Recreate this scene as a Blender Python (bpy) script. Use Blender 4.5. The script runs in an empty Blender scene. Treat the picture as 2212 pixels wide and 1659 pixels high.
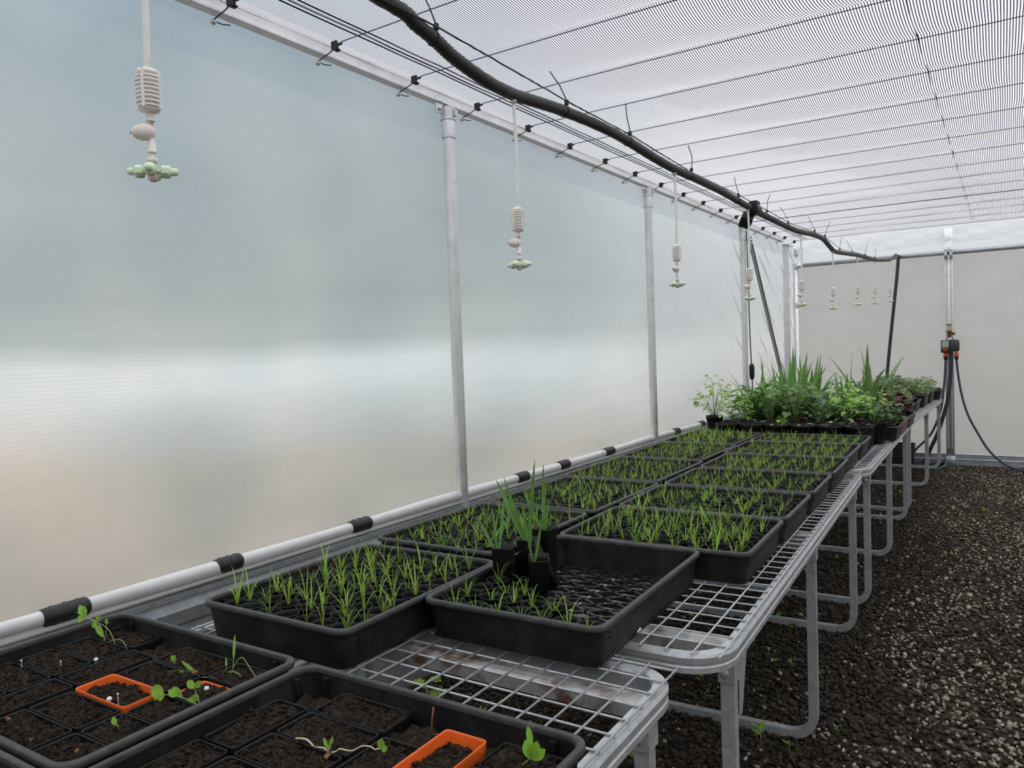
import bpy, math, random
import numpy as np
from mathutils import Matrix, Vector
R = random.Random(7)
SC = bpy.context.scene
COL = SC.collection

# ------------------------------------------------------------------ camera
cam_d = bpy.data.cameras.new('camera')
cam = bpy.data.objects.new('camera', cam_d)
COL.objects.link(cam)
cam_d.sensor_width = 36.0
cam_d.lens = 1646.0 / 2212.0 * 36.0
cam_d.clip_start = 0.02
_dY = Vector((2178 - 1106.0, 720 - 829.5, 1646.0)).normalized()
_n = Vector((.0356, 1, .0433)).normalized()
_n = (_n - _dY * _n.dot(_dY)).normalized()
_dZ = -_n
_dX = _dY.cross(_dZ)
_M = Matrix((_dX, _dY, _dZ))           # rows: world axes seen by the camera
cam.matrix_world = Matrix.Translation((0, 0, 1.5)) @ Matrix((
    (_M[0][0], -_M[0][1], -_M[0][2]),
    (_M[1][0], -_M[1][1], -_M[1][2]),
    (_M[2][0], -_M[2][1], -_M[2][2]))).to_4x4()
SC.camera = cam

# ------------------------------------------------------------------ world: daylight outside the tunnel
W = bpy.data.worlds.new('daylight')
SC.world = W
W.use_nodes = True
nt = W.node_tree
nt.nodes.clear()
def N(nt, t, **kw):
    n = nt.nodes.new(t)
    for k, v in kw.items():
        if k == 'inp':
            for a, b in v.items():
                n.inputs[a].default_value = b
        else:
            setattr(n, k, v)
    return n
def ramp(nt, stops, interp='LINEAR'):
    r = nt.nodes.new('ShaderNodeValToRGB')
    r.color_ramp.interpolation = interp
    e = r.color_ramp.elements
    while len(e) > 1:
        e.remove(e[-1])
    e[0].position, e[0].color = stops[0][0], (*stops[0][1], 1)
    for p, c in stops[1:]:
        x = e.new(p)
        x.color = (*c, 1)
    return r
WORLD_GAIN = 1.0
o_ = N(nt, 'ShaderNodeOutputWorld'); bg = N(nt, 'ShaderNodeBackground', inp={'Strength': WORLD_GAIN})
tc = N(nt, 'ShaderNodeTexCoord'); sp = N(nt, 'ShaderNodeSeparateXYZ')
nz = N(nt, 'ShaderNodeTexNoise', inp={'Scale': 2.2, 'Detail': 2.0, 'Roughness': .5})
mp = N(nt, 'ShaderNodeMapping'); mp.inputs['Scale'].default_value = (1, 1, .6)
ad = N(nt, 'ShaderNodeMath', operation='MULTIPLY_ADD', inp={1: .10, 2: -.05})
sm = N(nt, 'ShaderNodeMath', operation='ADD')
mr = N(nt, 'ShaderNodeMapRange', inp={'From Min': -1, 'From Max': 1})
rp = ramp(nt, [(0.0, (.26, .23, .19)), (.36, (.42, .37, .30)), (.435, (.66, .58, .48)), (.462, (.84, .81, .77)), (.485, (1.02, 1.02, 1.0)), (.496, (.98, .99, .98)),
               (.512, (.56, .60, .59)), (.54, (.43, .48, .48)), (.62, (.47, .53, .54)), (.68, (.47, .56, .61)), (.72, (.48, .64, .80)), (.76, (.55, .78, 1.05)), (.86, (2.3, 2.4, 2.5)), (1.0, (3.0, 3.0, 3.0))])
rq = ramp(nt, [(0.0, (.26, .23, .19)), (.42, (.40, .36, .30)), (.495, (.75, .74, .72)), (.53, (.80, .82, .85)), (.57, (1.0, 1.02, 1.04)), (.66, (1.45, 1.47, 1.5)), (.80, (2.3, 2.33, 2.36)), (1.0, (3.0, 3.0, 3.0))])
# trees and sheds stand on the film-wall side only
az = N(nt, 'ShaderNodeMapRange', inp={'From Min': -.10, 'From Max': -.62}); az.interpolation_type = 'SMOOTHSTEP'
mixw = N(nt, 'ShaderNodeMix', data_type='RGBA')
nb_ = N(nt, 'ShaderNodeTexNoise', inp={'Scale': 5.0, 'Detail': 1.5, 'Roughness': .5})
hb = N(nt, 'ShaderNodeMapRange', inp={'From Min': .3, 'From Max': .7, 'To Min': .84, 'To Max': 1.16})
ml = N(nt, 'ShaderNodeMix', data_type='RGBA', inp={0: 1.0}); ml.blend_type = 'MULTIPLY'
cl = ramp(nt, [(.35, (.94, 1.01, 1.04)), (.65, (1.05, 1.0, .97))])
ml2 = N(nt, 'ShaderNodeMix', data_type='RGBA', inp={0: 1.0}); ml2.blend_type = 'MULTIPLY'
L = nt.links.new
L(tc.outputs['Generated'], mp.inputs[0]); L(mp.outputs[0], nz.inputs['Vector'])
L(tc.outputs['Generated'], sp.inputs[0]); L(tc.outputs['Generated'], nb_.inputs['Vector'])
L(nz.outputs[0], ad.inputs[0]); L(sp.outputs[2], sm.inputs[0]); L(ad.outputs[0], sm.inputs[1])
L(sm.outputs[0], mr.inputs[0]); L(mr.outputs[0], rp.inputs[0]); L(mr.outputs[0], rq.inputs[0])
L(nb_.outputs[0], hb.inputs[0]); L(rp.outputs[0], ml.inputs[6]); L(hb.outputs[0], ml.inputs[7])
L(nb_.outputs[0], cl.inputs[0]); L(ml.outputs[2], ml2.inputs[6]); L(cl.outputs[0], ml2.inputs[7])
L(sp.outputs[0], az.inputs[0]); cy_ = ramp(nt, [(.62, (1, 1, 1)), (.86, (.88, .93, .95))]); my_ = N(nt, 'ShaderNodeMapRange', inp={'From Min': -1, 'From Max': 1}); ml3 = N(nt, 'ShaderNodeMix', data_type='RGBA', inp={0: 1.0}); ml3.blend_type = 'MULTIPLY'
L(sp.outputs[1], my_.inputs[0]); L(my_.outputs[0], cy_.inputs[0]); L(ml2.outputs[2], ml3.inputs[6]); L(cy_.outputs[0], ml3.inputs[7])
L(az.outputs[0], mixw.inputs[0]); L(rq.outputs[0], mixw.inputs[6]); L(ml3.outputs[2], mixw.inputs[7])
L(mixw.outputs[2], bg.inputs[0]); L(bg.outputs[0], o_.inputs[0])

# ------------------------------------------------------------------ exposure
SC.view_settings.view_transform = 'Standard'
SC.view_settings.look = 'None'
SC.view_settings.exposure = 0.0
SC.view_settings.gamma = 1.0
SC.view_settings.use_curve_mapping = False
SC.cycles.use_denoising = True
SC.cycles.max_bounces = 8
SC.cycles.diffuse_bounces = 4
SC.cycles.glossy_bounces = 3
SC.cycles.transmission_bounces = 4
SC.cycles.transparent_max_bounces = 12
SC.cycles.caustics_reflective = False
SC.cycles.caustics_refractive = False

# ------------------------------------------------------------------ materials
def mat(name):
    m = bpy.data.materials.new(name)
    m.use_nodes = True
    t = m.node_tree
    b = t.nodes.get('Principled BSDF')
    return m, t, b
def plain(name, col, rough=.5, metal=0.0, var=.12, scale=40, bump=0, spec=.5, dirt=None, dirt_scale=9, dirt_lo=.5, dirt_hi=.75, rand=0.0, trans=0.0):
    m, t, b = mat(name)
    b.inputs['Roughness'].default_value = rough
    b.inputs['Metallic'].default_value = metal
    b.inputs['Specular IOR Level'].default_value = spec
    c = N(t, 'ShaderNodeTexCoord')
    n = N(t, 'ShaderNodeTexNoise', inp={'Scale': scale, 'Detail': 4})
    t.links.new(c.outputs['Object'], n.inputs['Vector'])
    r = ramp(t, [(.3, tuple(x * (1 - var) for x in col)), (.7, tuple(min(1, x * (1 + var)) for x in col))])
    t.links.new(n.outputs[0], r.inputs[0])
    out = r.outputs[0]
    if dirt:
        g = N(t, 'ShaderNodeTexNoise', inp={'Scale': dirt_scale, 'Detail': 6, 'Roughness': .65})
        t.links.new(c.outputs['Object'], g.inputs['Vector'])
        gr = ramp(t, [(dirt_lo, (0, 0, 0)), (dirt_hi, (1, 1, 1))])
        t.links.new(g.outputs[0], gr.inputs[0])
        mx = N(t, 'ShaderNodeMix', data_type='RGBA')
        t.links.new(gr.outputs[0], mx.inputs[0]); t.links.new(out, mx.inputs[6]); mx.inputs[7].default_value = (*dirt, 1)
        out = mx.outputs[2]
    if rand:
        oi = N(t, 'ShaderNodeObjectInfo')
        hs = N(t, 'ShaderNodeHueSaturation')
        a = N(t, 'ShaderNodeMapRange', inp={'To Min': 1 - rand, 'To Max': 1 + rand})
        h = N(t, 'ShaderNodeMapRange', inp={'To Min': .5 - rand * .06, 'To Max': .5 + rand * .05})
        t.links.new(oi.outputs['Random'], a.inputs[0]); t.links.new(oi.outputs['Random'], h.inputs[0])
        t.links.new(a.outputs[0], hs.inputs['Value']); t.links.new(h.outputs[0], hs.inputs['Hue'])
        t.links.new(out, hs.inputs['Color']); out = hs.outputs[0]
    t.links.new(out, b.inputs['Base Color'])
    if bump:
        bp = N(t, 'ShaderNodeBump', inp={'Strength': bump, 'Distance': .003})
        t.links.new(n.outputs[0], bp.inputs['Height']); t.links.new(bp.outputs[0], b.inputs['Normal'])
    if trans:
        tr = N(t, 'ShaderNodeBsdfTranslucent'); ms = N(t, 'ShaderNodeMixShader', inp={0: trans})
        t.links.new(out, tr.inputs[0]); t.links.new(b.outputs[0], ms.inputs[1]); t.links.new(tr.outputs[0], ms.inputs[2])
        t.links.new(ms.outputs[0], t.nodes['Material Output'].inputs[0])
    return m
def film(name, see, scatter, gloss=.08, ribs=True, streak=.0, tint=(1, 1, 1)):
    """Woven greenhouse film: part clear, part milky, with fine horizontal reinforcing threads."""
    m, t, b = mat(name)
    t.nodes.remove(b)
    out = t.nodes['Material Output']
    c = N(t, 'ShaderNodeTexCoord'); s = N(t, 'ShaderNodeSeparateXYZ')
    t.links.new(c.outputs['Object'], s.inputs[0])
    tp = N(t, 'ShaderNodeBsdfTransparent', inp={0: (*tint, 1)})
    df = N(t, 'ShaderNodeBsdfDiffuse', inp={0: (*scatter, 1)})
    tl = N(t, 'ShaderNodeBsdfTranslucent', inp={0: (*scatter, 1)})
    gl = N(t, 'ShaderNodeBsdfAnisotropic', inp={0: (.9, .9, .9, 1), 'Roughness': .38})
    m1 = N(t, 'ShaderNodeMixShader', inp={0: .6}); m2 = N(t, 'ShaderNodeMixShader', inp={0: gloss}); m3 = N(t, 'ShaderNodeMixShader')
    t.links.new(df.outputs[0], m1.inputs[1]); t.links.new(tl.outputs[0], m1.inputs[2])
    t.links.new(m1.outputs[0], m2.inputs[1]); t.links.new(gl.outputs[0], m2.inputs[2])
    # threads: every 12 mm, plus uneven ageing
    w = N(t, 'ShaderNodeMath', operation='MULTIPLY', inp={1: 2 * math.pi / .0125})
    sn = N(t, 'ShaderNodeMath', operation='SINE')
    t.links.new(s.outputs[2], w.inputs[0]); t.links.new(w.outputs[0], sn.inputs[0])
    n1 = N(t, 'ShaderNodeTexNoise', inp={'Scale': 3.0, 'Detail': 5, 'Roughness': .6})
    mp = N(t, 'ShaderNodeMapping'); mp.inputs['Scale'].default_value = (1, .35, 1.6)
    t.links.new(c.outputs['Object'], mp.inputs[0]); t.links.new(mp.outputs[0], n1.inputs['Vector'])
    n2 = N(t, 'ShaderNodeTexNoise', inp={'Scale': 1.0, 'Detail': 3, 'Roughness': .7})
    mp2 = N(t, 'ShaderNodeMapping'); mp2.inputs['Scale'].default_value = (1, 1.0, 42)
    t.links.new(c.outputs['Object'], mp2.inputs[0]); t.links.new(mp2.outputs[0], n2.inputs['Vector'])
    a1 = N(t, 'ShaderNodeMath', operation='MULTIPLY_ADD', inp={1: .035 if ribs else .01, 2: see})
    a2 = N(t, 'ShaderNodeMath', operation='MULTIPLY_ADD', inp={1: .20})
    a3 = N(t, 'ShaderNodeMath', operation='MULTIPLY_ADD', inp={1: streak})
    a4 = N(t, 'ShaderNodeMath', operation='SUBTRACT', inp={1: .10 + streak / 2}, use_clamp=True)
    t.links.new(sn.outputs[0], a1.inputs[0])
    t.links.new(n1.outputs[0], a2.inputs[0]); t.links.new(a1.outputs[0], a2.inputs[2])
    t.links.new(n2.outputs[0], a3.inputs[0]); t.links.new(a2.outputs[0], a3.inputs[2])
    t.links.new(a3.outputs[0], a4.inputs[0])
    t.links.new(a4.outputs[0], m3.inputs[0])
    t.links.new(m2.outputs[0], m3.inputs[1]); t.links.new(tp.outputs[0], m3.inputs[2])
    t.links.new(m3.outputs[0], out.inputs[0])
    return m
def screen_mat():
    """Shade screen: dark violet strips 1 cm apart along the house, clear gaps between."""
    m, t, b = mat('shade_screen')
    t.nodes.remove(b)
    out = t.nodes['Material Output']
    c = N(t, 'ShaderNodeUVMap'); s = N(t, 'ShaderNodeSeparateXYZ')
    t.links.new(c.outputs[0], s.inputs[0])
    d = N(t, 'ShaderNodeMath', operation='MULTIPLY', inp={1: 1 / .0102})
    fr = N(t, 'ShaderNodeMath', operation='FRACT')
    lt = N(t, 'ShaderNodeMath', operation='LESS_THAN', inp={1: .45})
    t.links.new(s.outputs[0], d.inputs[0]); t.links.new(d.outputs[0], fr.inputs[0]); t.links.new(fr.outputs[0], lt.inputs[0])
    tp = N(t, 'ShaderNodeBsdfTransparent', inp={0: (.97, .98, .97, 1)})
    df = N(t, 'ShaderNodeBsdfDiffuse', inp={0: (.17, .155, .19, 1)})
    tl = N(t, 'ShaderNodeBsdfTranslucent', inp={0: (.075, .058, .105, 1)})
    wh = N(t, 'ShaderNodeBsdfTranslucent', inp={0: (.9, .9, .9, 1)})
    m1 = N(t, 'ShaderNodeMixShader', inp={0: .5}); m2 = N(t, 'ShaderNodeMixShader'); m0 = N(t, 'ShaderNodeMixShader', inp={0: .35})
    t.links.new(df.outputs[0], m1.inputs[1]); t.links.new(tl.outputs[0], m1.inputs[2])
    t.links.new(tp.outputs[0], m0.inputs[1]); t.links.new(wh.outputs[0], m0.inputs[2])
    t.links.new(lt.outputs[0], m2.inputs[0]); t.links.new(m0.outputs[0], m2.inputs[1]); t.links.new(m1.outputs[0], m2.inputs[2])
    t.links.new(m2.outputs[0], out.inputs[0])
    return m
def galv(name, base=(.62, .64, .66), rough=.42, metal=.85, spangle=True):
    m, t, b = mat(name)
    b.inputs['Metallic'].default_value = metal
    c = N(t, 'ShaderNodeTexCoord')
    v = N(t, 'ShaderNodeTexVoronoi', inp={'Scale': 55.0}); n = N(t, 'ShaderNodeTexNoise', inp={'Scale': 14, 'Detail': 5})
    t.links.new(c.outputs['Object'], v.inputs['Vector']); t.links.new(c.outputs['Object'], n.inputs['Vector'])
    r = ramp(t, [(.25, tuple(x * .88 for x in base)), (.75, tuple(min(1, x * 1.07) for x in base))])
    mx = N(t, 'ShaderNodeMix', data_type='RGBA', inp={0: .10 if spangle else .0}); mx.blend_type = 'OVERLAY'
    t.links.new(n.outputs[0], r.inputs[0]); t.links.new(r.outputs[0], mx.inputs[6]); vs_ = N(t, 'ShaderNodeSeparateColor'); t.links.new(v.outputs['Color'], vs_.inputs[0]); t.links.new(vs_.outputs[0], mx.inputs[7])
    t.links.new(mx.outputs[2], b.inputs['Base Color'])
    rr = N(t, 'ShaderNodeMapRange', inp={'To Min': rough - .05, 'To Max': rough + .07})
    t.links.new(n.outputs[0], rr.inputs[0]); t.links.new(rr.outputs[0], b.inputs['Roughness'])
    return m
M = {}
M['film_side'] = film('woven_film_side', .60, (.50, .515, .52), .07, True, .10)
M['film_back'] = film('woven_film_end', .12, (.50, .485, .47), .04, False, .04)
M['film_flap'] = film('woven_film_flap', .42, (.97, .97, .96), .16, False, .02)
M['screen'] = screen_mat()
M['galv'] = galv('galvanised_steel', (.70, .71, .72), .36, .7)
M['galv_bench'] = galv('weathered_zinc', (.47, .485, .505), .40, .40)
M['galv_pale'] = galv('spangled_zinc_gutter', (.90, .915, .95), .5, .08)
M['galv_dull'] = galv('dull_galvanised_steel', (.42, .44, .46), .5, .8)
M['galv_rust'] = plain('rust_spotted_zinc', (.42, .42, .42), .5, .4, .15, 30, dirt=(.17, .10, .07), dirt_scale=12, dirt_lo=.50, dirt_hi=.64)
M['brace'] = galv('grey_brace_steel', (.34, .35, .36), .55, .1, False)
M['skirt'] = galv('zinc_sheet', (.52, .55, .58), .45, .75)
M['white_wrap'] = plain('white_film_wrap', (.56, .56, .57), .45, 0, .06, 18)
M['black'] = plain('black_plastic', (.012, .012, .013), .5, 0, .25, 30, spec=.35)
M['tray'] = plain('black_tray_plastic', (.0085, .008, .008), .52, 0, .3, 25, dirt=(.045, .039, .034), dirt_scale=11, dirt_lo=.48, dirt_hi=.85, spec=.3)
M['rim'] = plain('scuffed_rim_highlight', (.040, .039, .039), .5, 0, .25, 40, dirt=(.12, .11, .10), dirt_scale=22, dirt_lo=.55, dirt_hi=.8, spec=.4)  # rim highlight put into the paler base grey, scuff flecks over it
M['brown_tray'] = plain('faded_brown_tray_plastic', (.14, .075, .05), .6, 0, .25, 15, dirt=(.07, .06, .055), dirt_scale=8)
M['pot'] = plain('black_pot_plastic', (.0075, .0073, .0073), .48, 0, .3, 60, spec=.3)
M['orange'] = plain('orange_pot_plastic', (.80, .13, .015), .45, 0, .1, 20)
M['soil'] = plain('potting_mix', (.022, .0155, .011), .95, 0, .8, 150, bump=.9, dirt=(.048, .031, .020), dirt_scale=45, dirt_lo=.58, dirt_hi=.72, spec=.15)
M['pipe'] = plain('dark_poly_pipe', (.028, .026, .026), .55, 0, .2, 30, dirt=(.06, .055, .05), dirt_scale=6, spec=.4)
M['cream'] = plain('cream_plastic', (.90, .87, .82), .45, 0, .04, 30)
M['pale_lilac'] = plain('pale_valve_plastic', (.82, .75, .71), .45, 0, .04, 30)
M['green_cap'] = plain('pale_green_plastic', (.72, .87, .62), .4, 0, .05, 30)
M['blue_mark'] = plain('blue_mark', (.03, .05, .3), .5)
M['cord'] = plain('black_cord', (.012, .011, .018), .6, 0, .2, 60)
M['violet_cord'] = plain('dark_violet_cord', (.03, .02, .055), .6, 0, .2, 60)
M['hose'] = plain('dark_blue_green_hose', (.03, .055, .075), .45, 0, .15, 20)
M['hose_green'] = plain('green_hose', (.03, .13, .10), .45, 0, .15, 20)
M['navy'] = plain('dark_navy_pipe', (.022, .022, .035), .45, 0, .2, 20)
M['brass'] = plain('aged_brass', (.36, .24, .10), .4, .9, .2, 40)
M['tap_orange'] = plain('orange_red_plastic', (.85, .10, .03), .4, 0, .05, 30)
M['case'] = plain('dark_grey_case', (.045, .045, .047), .45, 0, .1, 50)
M['case_trim'] = plain('silver_case_trim', (.35, .36, .38), .4, .3, .05, 50)
M['lcd'] = plain('lcd_glass', (.38, .45, .45), .25, 0, .05, 50)
M['white'] = plain('white_label', (.8, .8, .8), .5, 0, .02, 30)
M['shroom'] = plain('white_mushroom', (.85, .83, .8), .6, 0, .03, 90)
M['bark'] = plain('bark_chip', (.20, .075, .035), .85, 0, .4, 60)
M['wood'] = plain('pale_stake_wood', (.50, .33, .22), .7, 0, .15, 30)
M['dry'] = plain('dry_straw_leaf', (.45, .30, .14), .7, 0, .2, 30, trans=.2)
def leafmat(name, col, rough=.45, rand=.18, trans=.35, var=.2):
    return plain(name, col, rough, 0, var, 25, spec=.4, rand=rand, trans=trans)
M['seedling'] = leafmat('fresh_seedling_green', (.32, .51, .075), rand=.22)
M['seed_dark'] = leafmat('seedling_green', (.20, .36, .06), rand=.2)
M['iris'] = leafmat('strap_leaf_green', (.13, .30, .07))
M['iris_far'] = leafmat('strap_leaf_olive', (.15, .29, .07))
M['leaf_mid'] = leafmat('mid_green_leaf', (.155, .285, .08))
M['leaf_bright'] = leafmat('bright_green_leaf', (.33, .54, .10))
M['leaf_grey'] = leafmat('grey_green_leaf', (.13, .205, .105))
M['leaf_dark'] = leafmat('dark_green_leaf', (.055, .12, .045))
M['leaf_pale'] = leafmat('pale_green_leaf', (.25, .33, .15))
M['leaf_red'] = leafmat('dark_red_leaf', (.10, .025, .03))
M['weed'] = leafmat('weed_green', (.28, .52, .06))
M['stem'] = leafmat('green_stem', (.28, .40, .14), trans=.1)
M['root'] = leafmat('pale_stem', (.62, .58, .36), trans=.1)

# ------------------------------------------------------------------ mesh helpers
class MB:
    def __init__(s):
        s.v, s.f, s.sm, s.mi = [], [], [], []
    def add(s, vs, fs, smooth=False, mi=0):
        b = len(s.v)
        s.v.extend([tuple(x) for x in vs])
        for f in fs:
            s.f.append([i + b for i in f]); s.sm.append(smooth); s.mi.append(mi)
        return s
    def box(s, lo, hi, mi=0, m=None):
        x0, y0, z0 = lo; x1, y1, z1 = hi
        vs = [(x0, y0, z0), (x1, y0, z0), (x1, y1, z0), (x0, y1, z0), (x0, y0, z1), (x1, y0, z1), (x1, y1, z1), (x0, y1, z1)]
        if m: vs = [m @ Vector(v) for v in vs]
        return s.add(vs, [(0, 3, 2, 1), (4, 5, 6, 7), (0, 1, 5, 4), (1, 2, 6, 5), (2, 3, 7, 6), (3, 0, 4, 7)], False, mi)
    def rbox(s, lo, hi, r=.004, mi=0, seg=3, ax=2):
        """box with rounded vertical edges (around axis ax) and a small chamfer top and bottom"""
        c = [(lo[i] + hi[i]) / 2 for i in range(3)]
        a, b = [i for i in range(3) if i != ax]
        w, d = hi[a] - lo[a], hi[b] - lo[b]
        loops = []
        for dz, sh in ((lo[ax], r * .5), (lo[ax] + r * .5, 0), (hi[ax] - r * .5, 0), (hi[ax], r * .5)):
            lp = []
            for (x, y) in rrect(w - 2 * sh, d - 2 * sh, r, seg):
                p = [0, 0, 0]; p[a] = c[a] + x; p[b] = c[b] + y; p[ax] = dz
                lp.append(tuple(p))
            loops.append(lp)
        if ax == 1: loops = [l[::-1] for l in loops]
        return s.loft(loops, True, True, True, mi)
    def loft(s, loops, cap0=False, cap1=False, smooth=True, mi=0, close=True):
        n = len(loops[0]); vs = [p for l in loops for p in l]; fs = []
        for k in range(len(loops) - 1):
            for i in range(n if close else n - 1):
                j = (i + 1) % n
                fs.append((k * n + i, k * n + j, (k + 1) * n + j, (k + 1) * n + i))
        b = len(s.v)
        s.add(vs, fs, smooth, mi)
        if cap0: s.f.append([b + i for i in range(n)][::-1]); s.sm.append(False); s.mi.append(mi)
        if cap1: s.f.append([b + (len(loops) - 1) * n + i for i in range(n)]); s.sm.append(False); s.mi.append(mi)
        return s
    def tube(s, path, r, n=8, mi=0, caps=True, rad=None):
        P = [Vector(p) for p in path]
        loops = []; prev = None
        for i, p in enumerate(P):
            t = (P[min(i + 1, len(P) - 1)] - P[max(i - 1, 0)]).normalized()
            if prev is None:
                u = t.orthogonal().normalized()
            else:
                u = (prev - t * prev.dot(t))
                u = u.normalized() if u.length > 1e-6 else t.orthogonal().normalized()
            prev = u
            w = t.cross(u)
            rr = rad[i] if rad else r
            loops.append([tuple(p + (u * math.cos(a) + w * math.sin(a)) * rr) for a in [2 * math.pi * k / n for k in range(n)]])
        return s.loft(loops, caps, caps, True, mi)
    def lathe(s, prof, c=(0, 0, 0), n=16, mi=0, cap0=False, cap1=False, axis=None, smooth=True):
        loops = []
        c = Vector(c)
        if axis is None:
            u, w, a = Vector((1, 0, 0)), Vector((0, 1, 0)), Vector((0, 0, 1))
        else:
            a = Vector(axis).normalized(); u = a.orthogonal().normalized(); w = a.cross(u)
        for r, h in prof:
            loops.append([tuple(c + a * h + (u * math.cos(t) + w * math.sin(t)) * r) for t in [2 * math.pi * k / n for k in range(n)]])
        return s.loft(loops, cap0, cap1, smooth, mi)
    def sweep(s, path, prof, closed=False, up=(0, 0, 1), mi=0):
        P = [Vector(p) for p in path]; U = Vector(up); loops = []; n = len(P)
        for i, p in enumerate(P):
            if closed: a, b = P[i - 1], P[(i + 1) % n]
            else: a, b = P[max(i - 1, 0)], P[min(i + 1, n - 1)]
            t = (b - a).normalized(); side = t.cross(U).normalized(); uu = side.cross(t)
            loops.append([tuple(p + side * x + uu * y) for x, y in prof])
        if closed: loops.append(loops[0])
        return s.loft(loops, not closed, not closed, False, mi)
    def ribbon(s, pts, widths, side, fold=0.0, mi=0):
        """leaf blade: centre line pts, half widths, side vector; fold lifts the edges"""
        vs, fs = [], []
        n = len(pts)
        for i in range(n):
            p = Vector(pts[i]); t = (Vector(pts[min(i + 1, n - 1)]) - Vector(pts[max(i - 1, 0)]))
            t = t.normalized() if t.length > 1e-9 else Vector((0, 0, 1))
            sd = Vector(side); sd = (sd - t * sd.dot(t))
            sd = sd.normalized() if sd.length > 1e-6 else t.orthogonal().normalized()
            nn = sd.cross(t)
            w = widths[i]
            vs += [p - sd * w + nn * (fold * w), p, p + sd * w + nn * (fold * w)]
        for i in range(n - 1):
            a = i * 3
            fs += [(a, a + 1, a + 4, a + 3), (a + 1, a + 2, a + 5, a + 4)]
        return s.add(vs, fs, True, mi)
    def build(s, name, mats, parent=None, loc=None, rot=None):
        o = bpy.data.objects.new(name, s.mesh(name, mats))
        COL.objects.link(o)
        if parent is not None: o.parent = parent
        if loc is not None: o.location = loc
        if rot is not None: o.rotation_euler = rot
        return o
    def mesh(s, name, mats):
        me = bpy.data.meshes.new(name)
        me.from_pydata(s.v, [], s.f)
        me.polygons.foreach_set('use_smooth', s.sm)
        if not isinstance(mats, (list, tuple)): mats = [mats]
        for m in mats: me.materials.append(M[m])
        if len(mats) > 1: me.polygons.foreach_set('material_index', s.mi)
        me.update()
        return me
def rrect(w, d, r, seg=4):
    out = []
    r = min(r, w / 2 - 1e-5, d / 2 - 1e-5)
    for cx, cy, a0 in ((w / 2 - r, d / 2 - r, 0), (-w / 2 + r, d / 2 - r, 90), (-w / 2 + r, -d / 2 + r, 180), (w / 2 - r, -d / 2 + r, 270)):
        for k in range(seg + 1):
            a = math.radians(a0 + 90 * k / seg)
            out.append((cx + r * math.cos(a), cy + r * math.sin(a)))
    return out
def tag(o, label, cat, group=None, kind=None):
    if label: o['label'] = label
    if cat: o['category'] = cat
    if group: o['group'] = group
    if kind: o['kind'] = kind
    return o
def empty(name, loc, rz=0, rot=None):
    o = bpy.data.objects.new(name, None)
    o.empty_display_size = .05
    COL.objects.link(o)
    o.location = loc
    o.rotation_euler = rot if rot else (0, 0, rz)
    return o
def copy_tree(o, parent=None):
    c = o.copy(); COL.objects.link(c)
    if parent is not None: c.parent = parent
    for ch in o.children: copy_tree(ch, c)
    return c
def inst(name, me, parent=None, loc=None, rot=None, sc=None):
    o = bpy.data.objects.new(name, me); COL.objects.link(o)
    if parent is not None: o.parent = parent
    if loc is not None: o.location = loc
    if rot is not None: o.rotation_euler = rot
    if sc is not None: o.scale = (sc, sc, sc) if isinstance(sc, (int, float)) else sc
    return o
def struct(o):
    o['kind'] = 'structure'
    return o
ORD = 'first second third fourth fifth sixth seventh eighth ninth tenth eleventh twelfth thirteenth fourteenth fifteenth sixteenth seventeenth eighteenth'.split()
def smooth_path(pts, k=6):
    """Catmull-Rom through pts"""
    P = [Vector(p) for p in pts]; out = []
    for i in range(len(P) - 1):
        a, b, c, d = P[max(i - 1, 0)], P[i], P[i + 1], P[min(i + 2, len(P) - 1)]
        for j in range(k):
            t = j / k
            out.append(.5 * ((2 * b) + (c - a) * t + (2 * a - 5 * b + 4 * c - d) * t * t + (3 * b - a - 3 * c + d) * t ** 3))
    out.append(P[-1])
    return out

XW, YB, XR, YF = -2.30, 10.16, 3.3, -2.6      # side wall, end wall, far side, behind the camera
WIRES = [1.709 + .4745 * k for k in range(-9, 18)]

# ------------------------------------------------------------------ setting: floor
def floor_mat():
    m, t, b = mat('gravel_floor')
    b.inputs['Roughness'].default_value = .95
    b.inputs['Specular IOR Level'].default_value = .15
    c = N(t, 'ShaderNodeTexCoord')
    v = N(t, 'ShaderNodeTexVoronoi', inp={'Scale': 42}); t.links.new(c.outputs['Object'], v.inputs['Vector'])
    n = N(t, 'ShaderNodeTexNoise', inp={'Scale': 1.3, 'Detail': 4}); t.links.new(c.outputs['Object'], n.inputs['Vector'])
    s = N(t, 'ShaderNodeSeparateColor'); t.links.new(v.outputs['Color'], s.inputs[0])
    r1 = ramp(t, [(0, (.012, .010, .008)), (.6, (.030, .024, .018)), (.85, (.055, .045, .034)), (1, (.12, .10, .08))])
    t.links.new(s.outputs[0], r1.inputs[0])
    mx = N(t, 'ShaderNodeMix', data_type='RGBA'); mx.inputs[7].default_value = (.05, .037, .026, 1)
    r2 = ramp(t, [(.5, (0, 0, 0)), (.75, (.7, .7, .7))]); t.links.new(n.outputs[0], r2.inputs[0])
    t.links.new(r2.outputs[0], mx.inputs[0]); t.links.new(r1.outputs[0], mx.inputs[6]); t.links.new(mx.outputs[2], b.inputs['Base Color'])
    bp = N(t, 'ShaderNodeBump', inp={'Strength': 1.0, 'Distance': .012}); bp.invert = True
    t.links.new(v.outputs['Distance'], bp.inputs['Height']); t.links.new(bp.outputs[0], b.inputs['Normal'])
    return m
M['floor'] = floor_mat()
b = MB(); nx, ny = 24, 50
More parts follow.
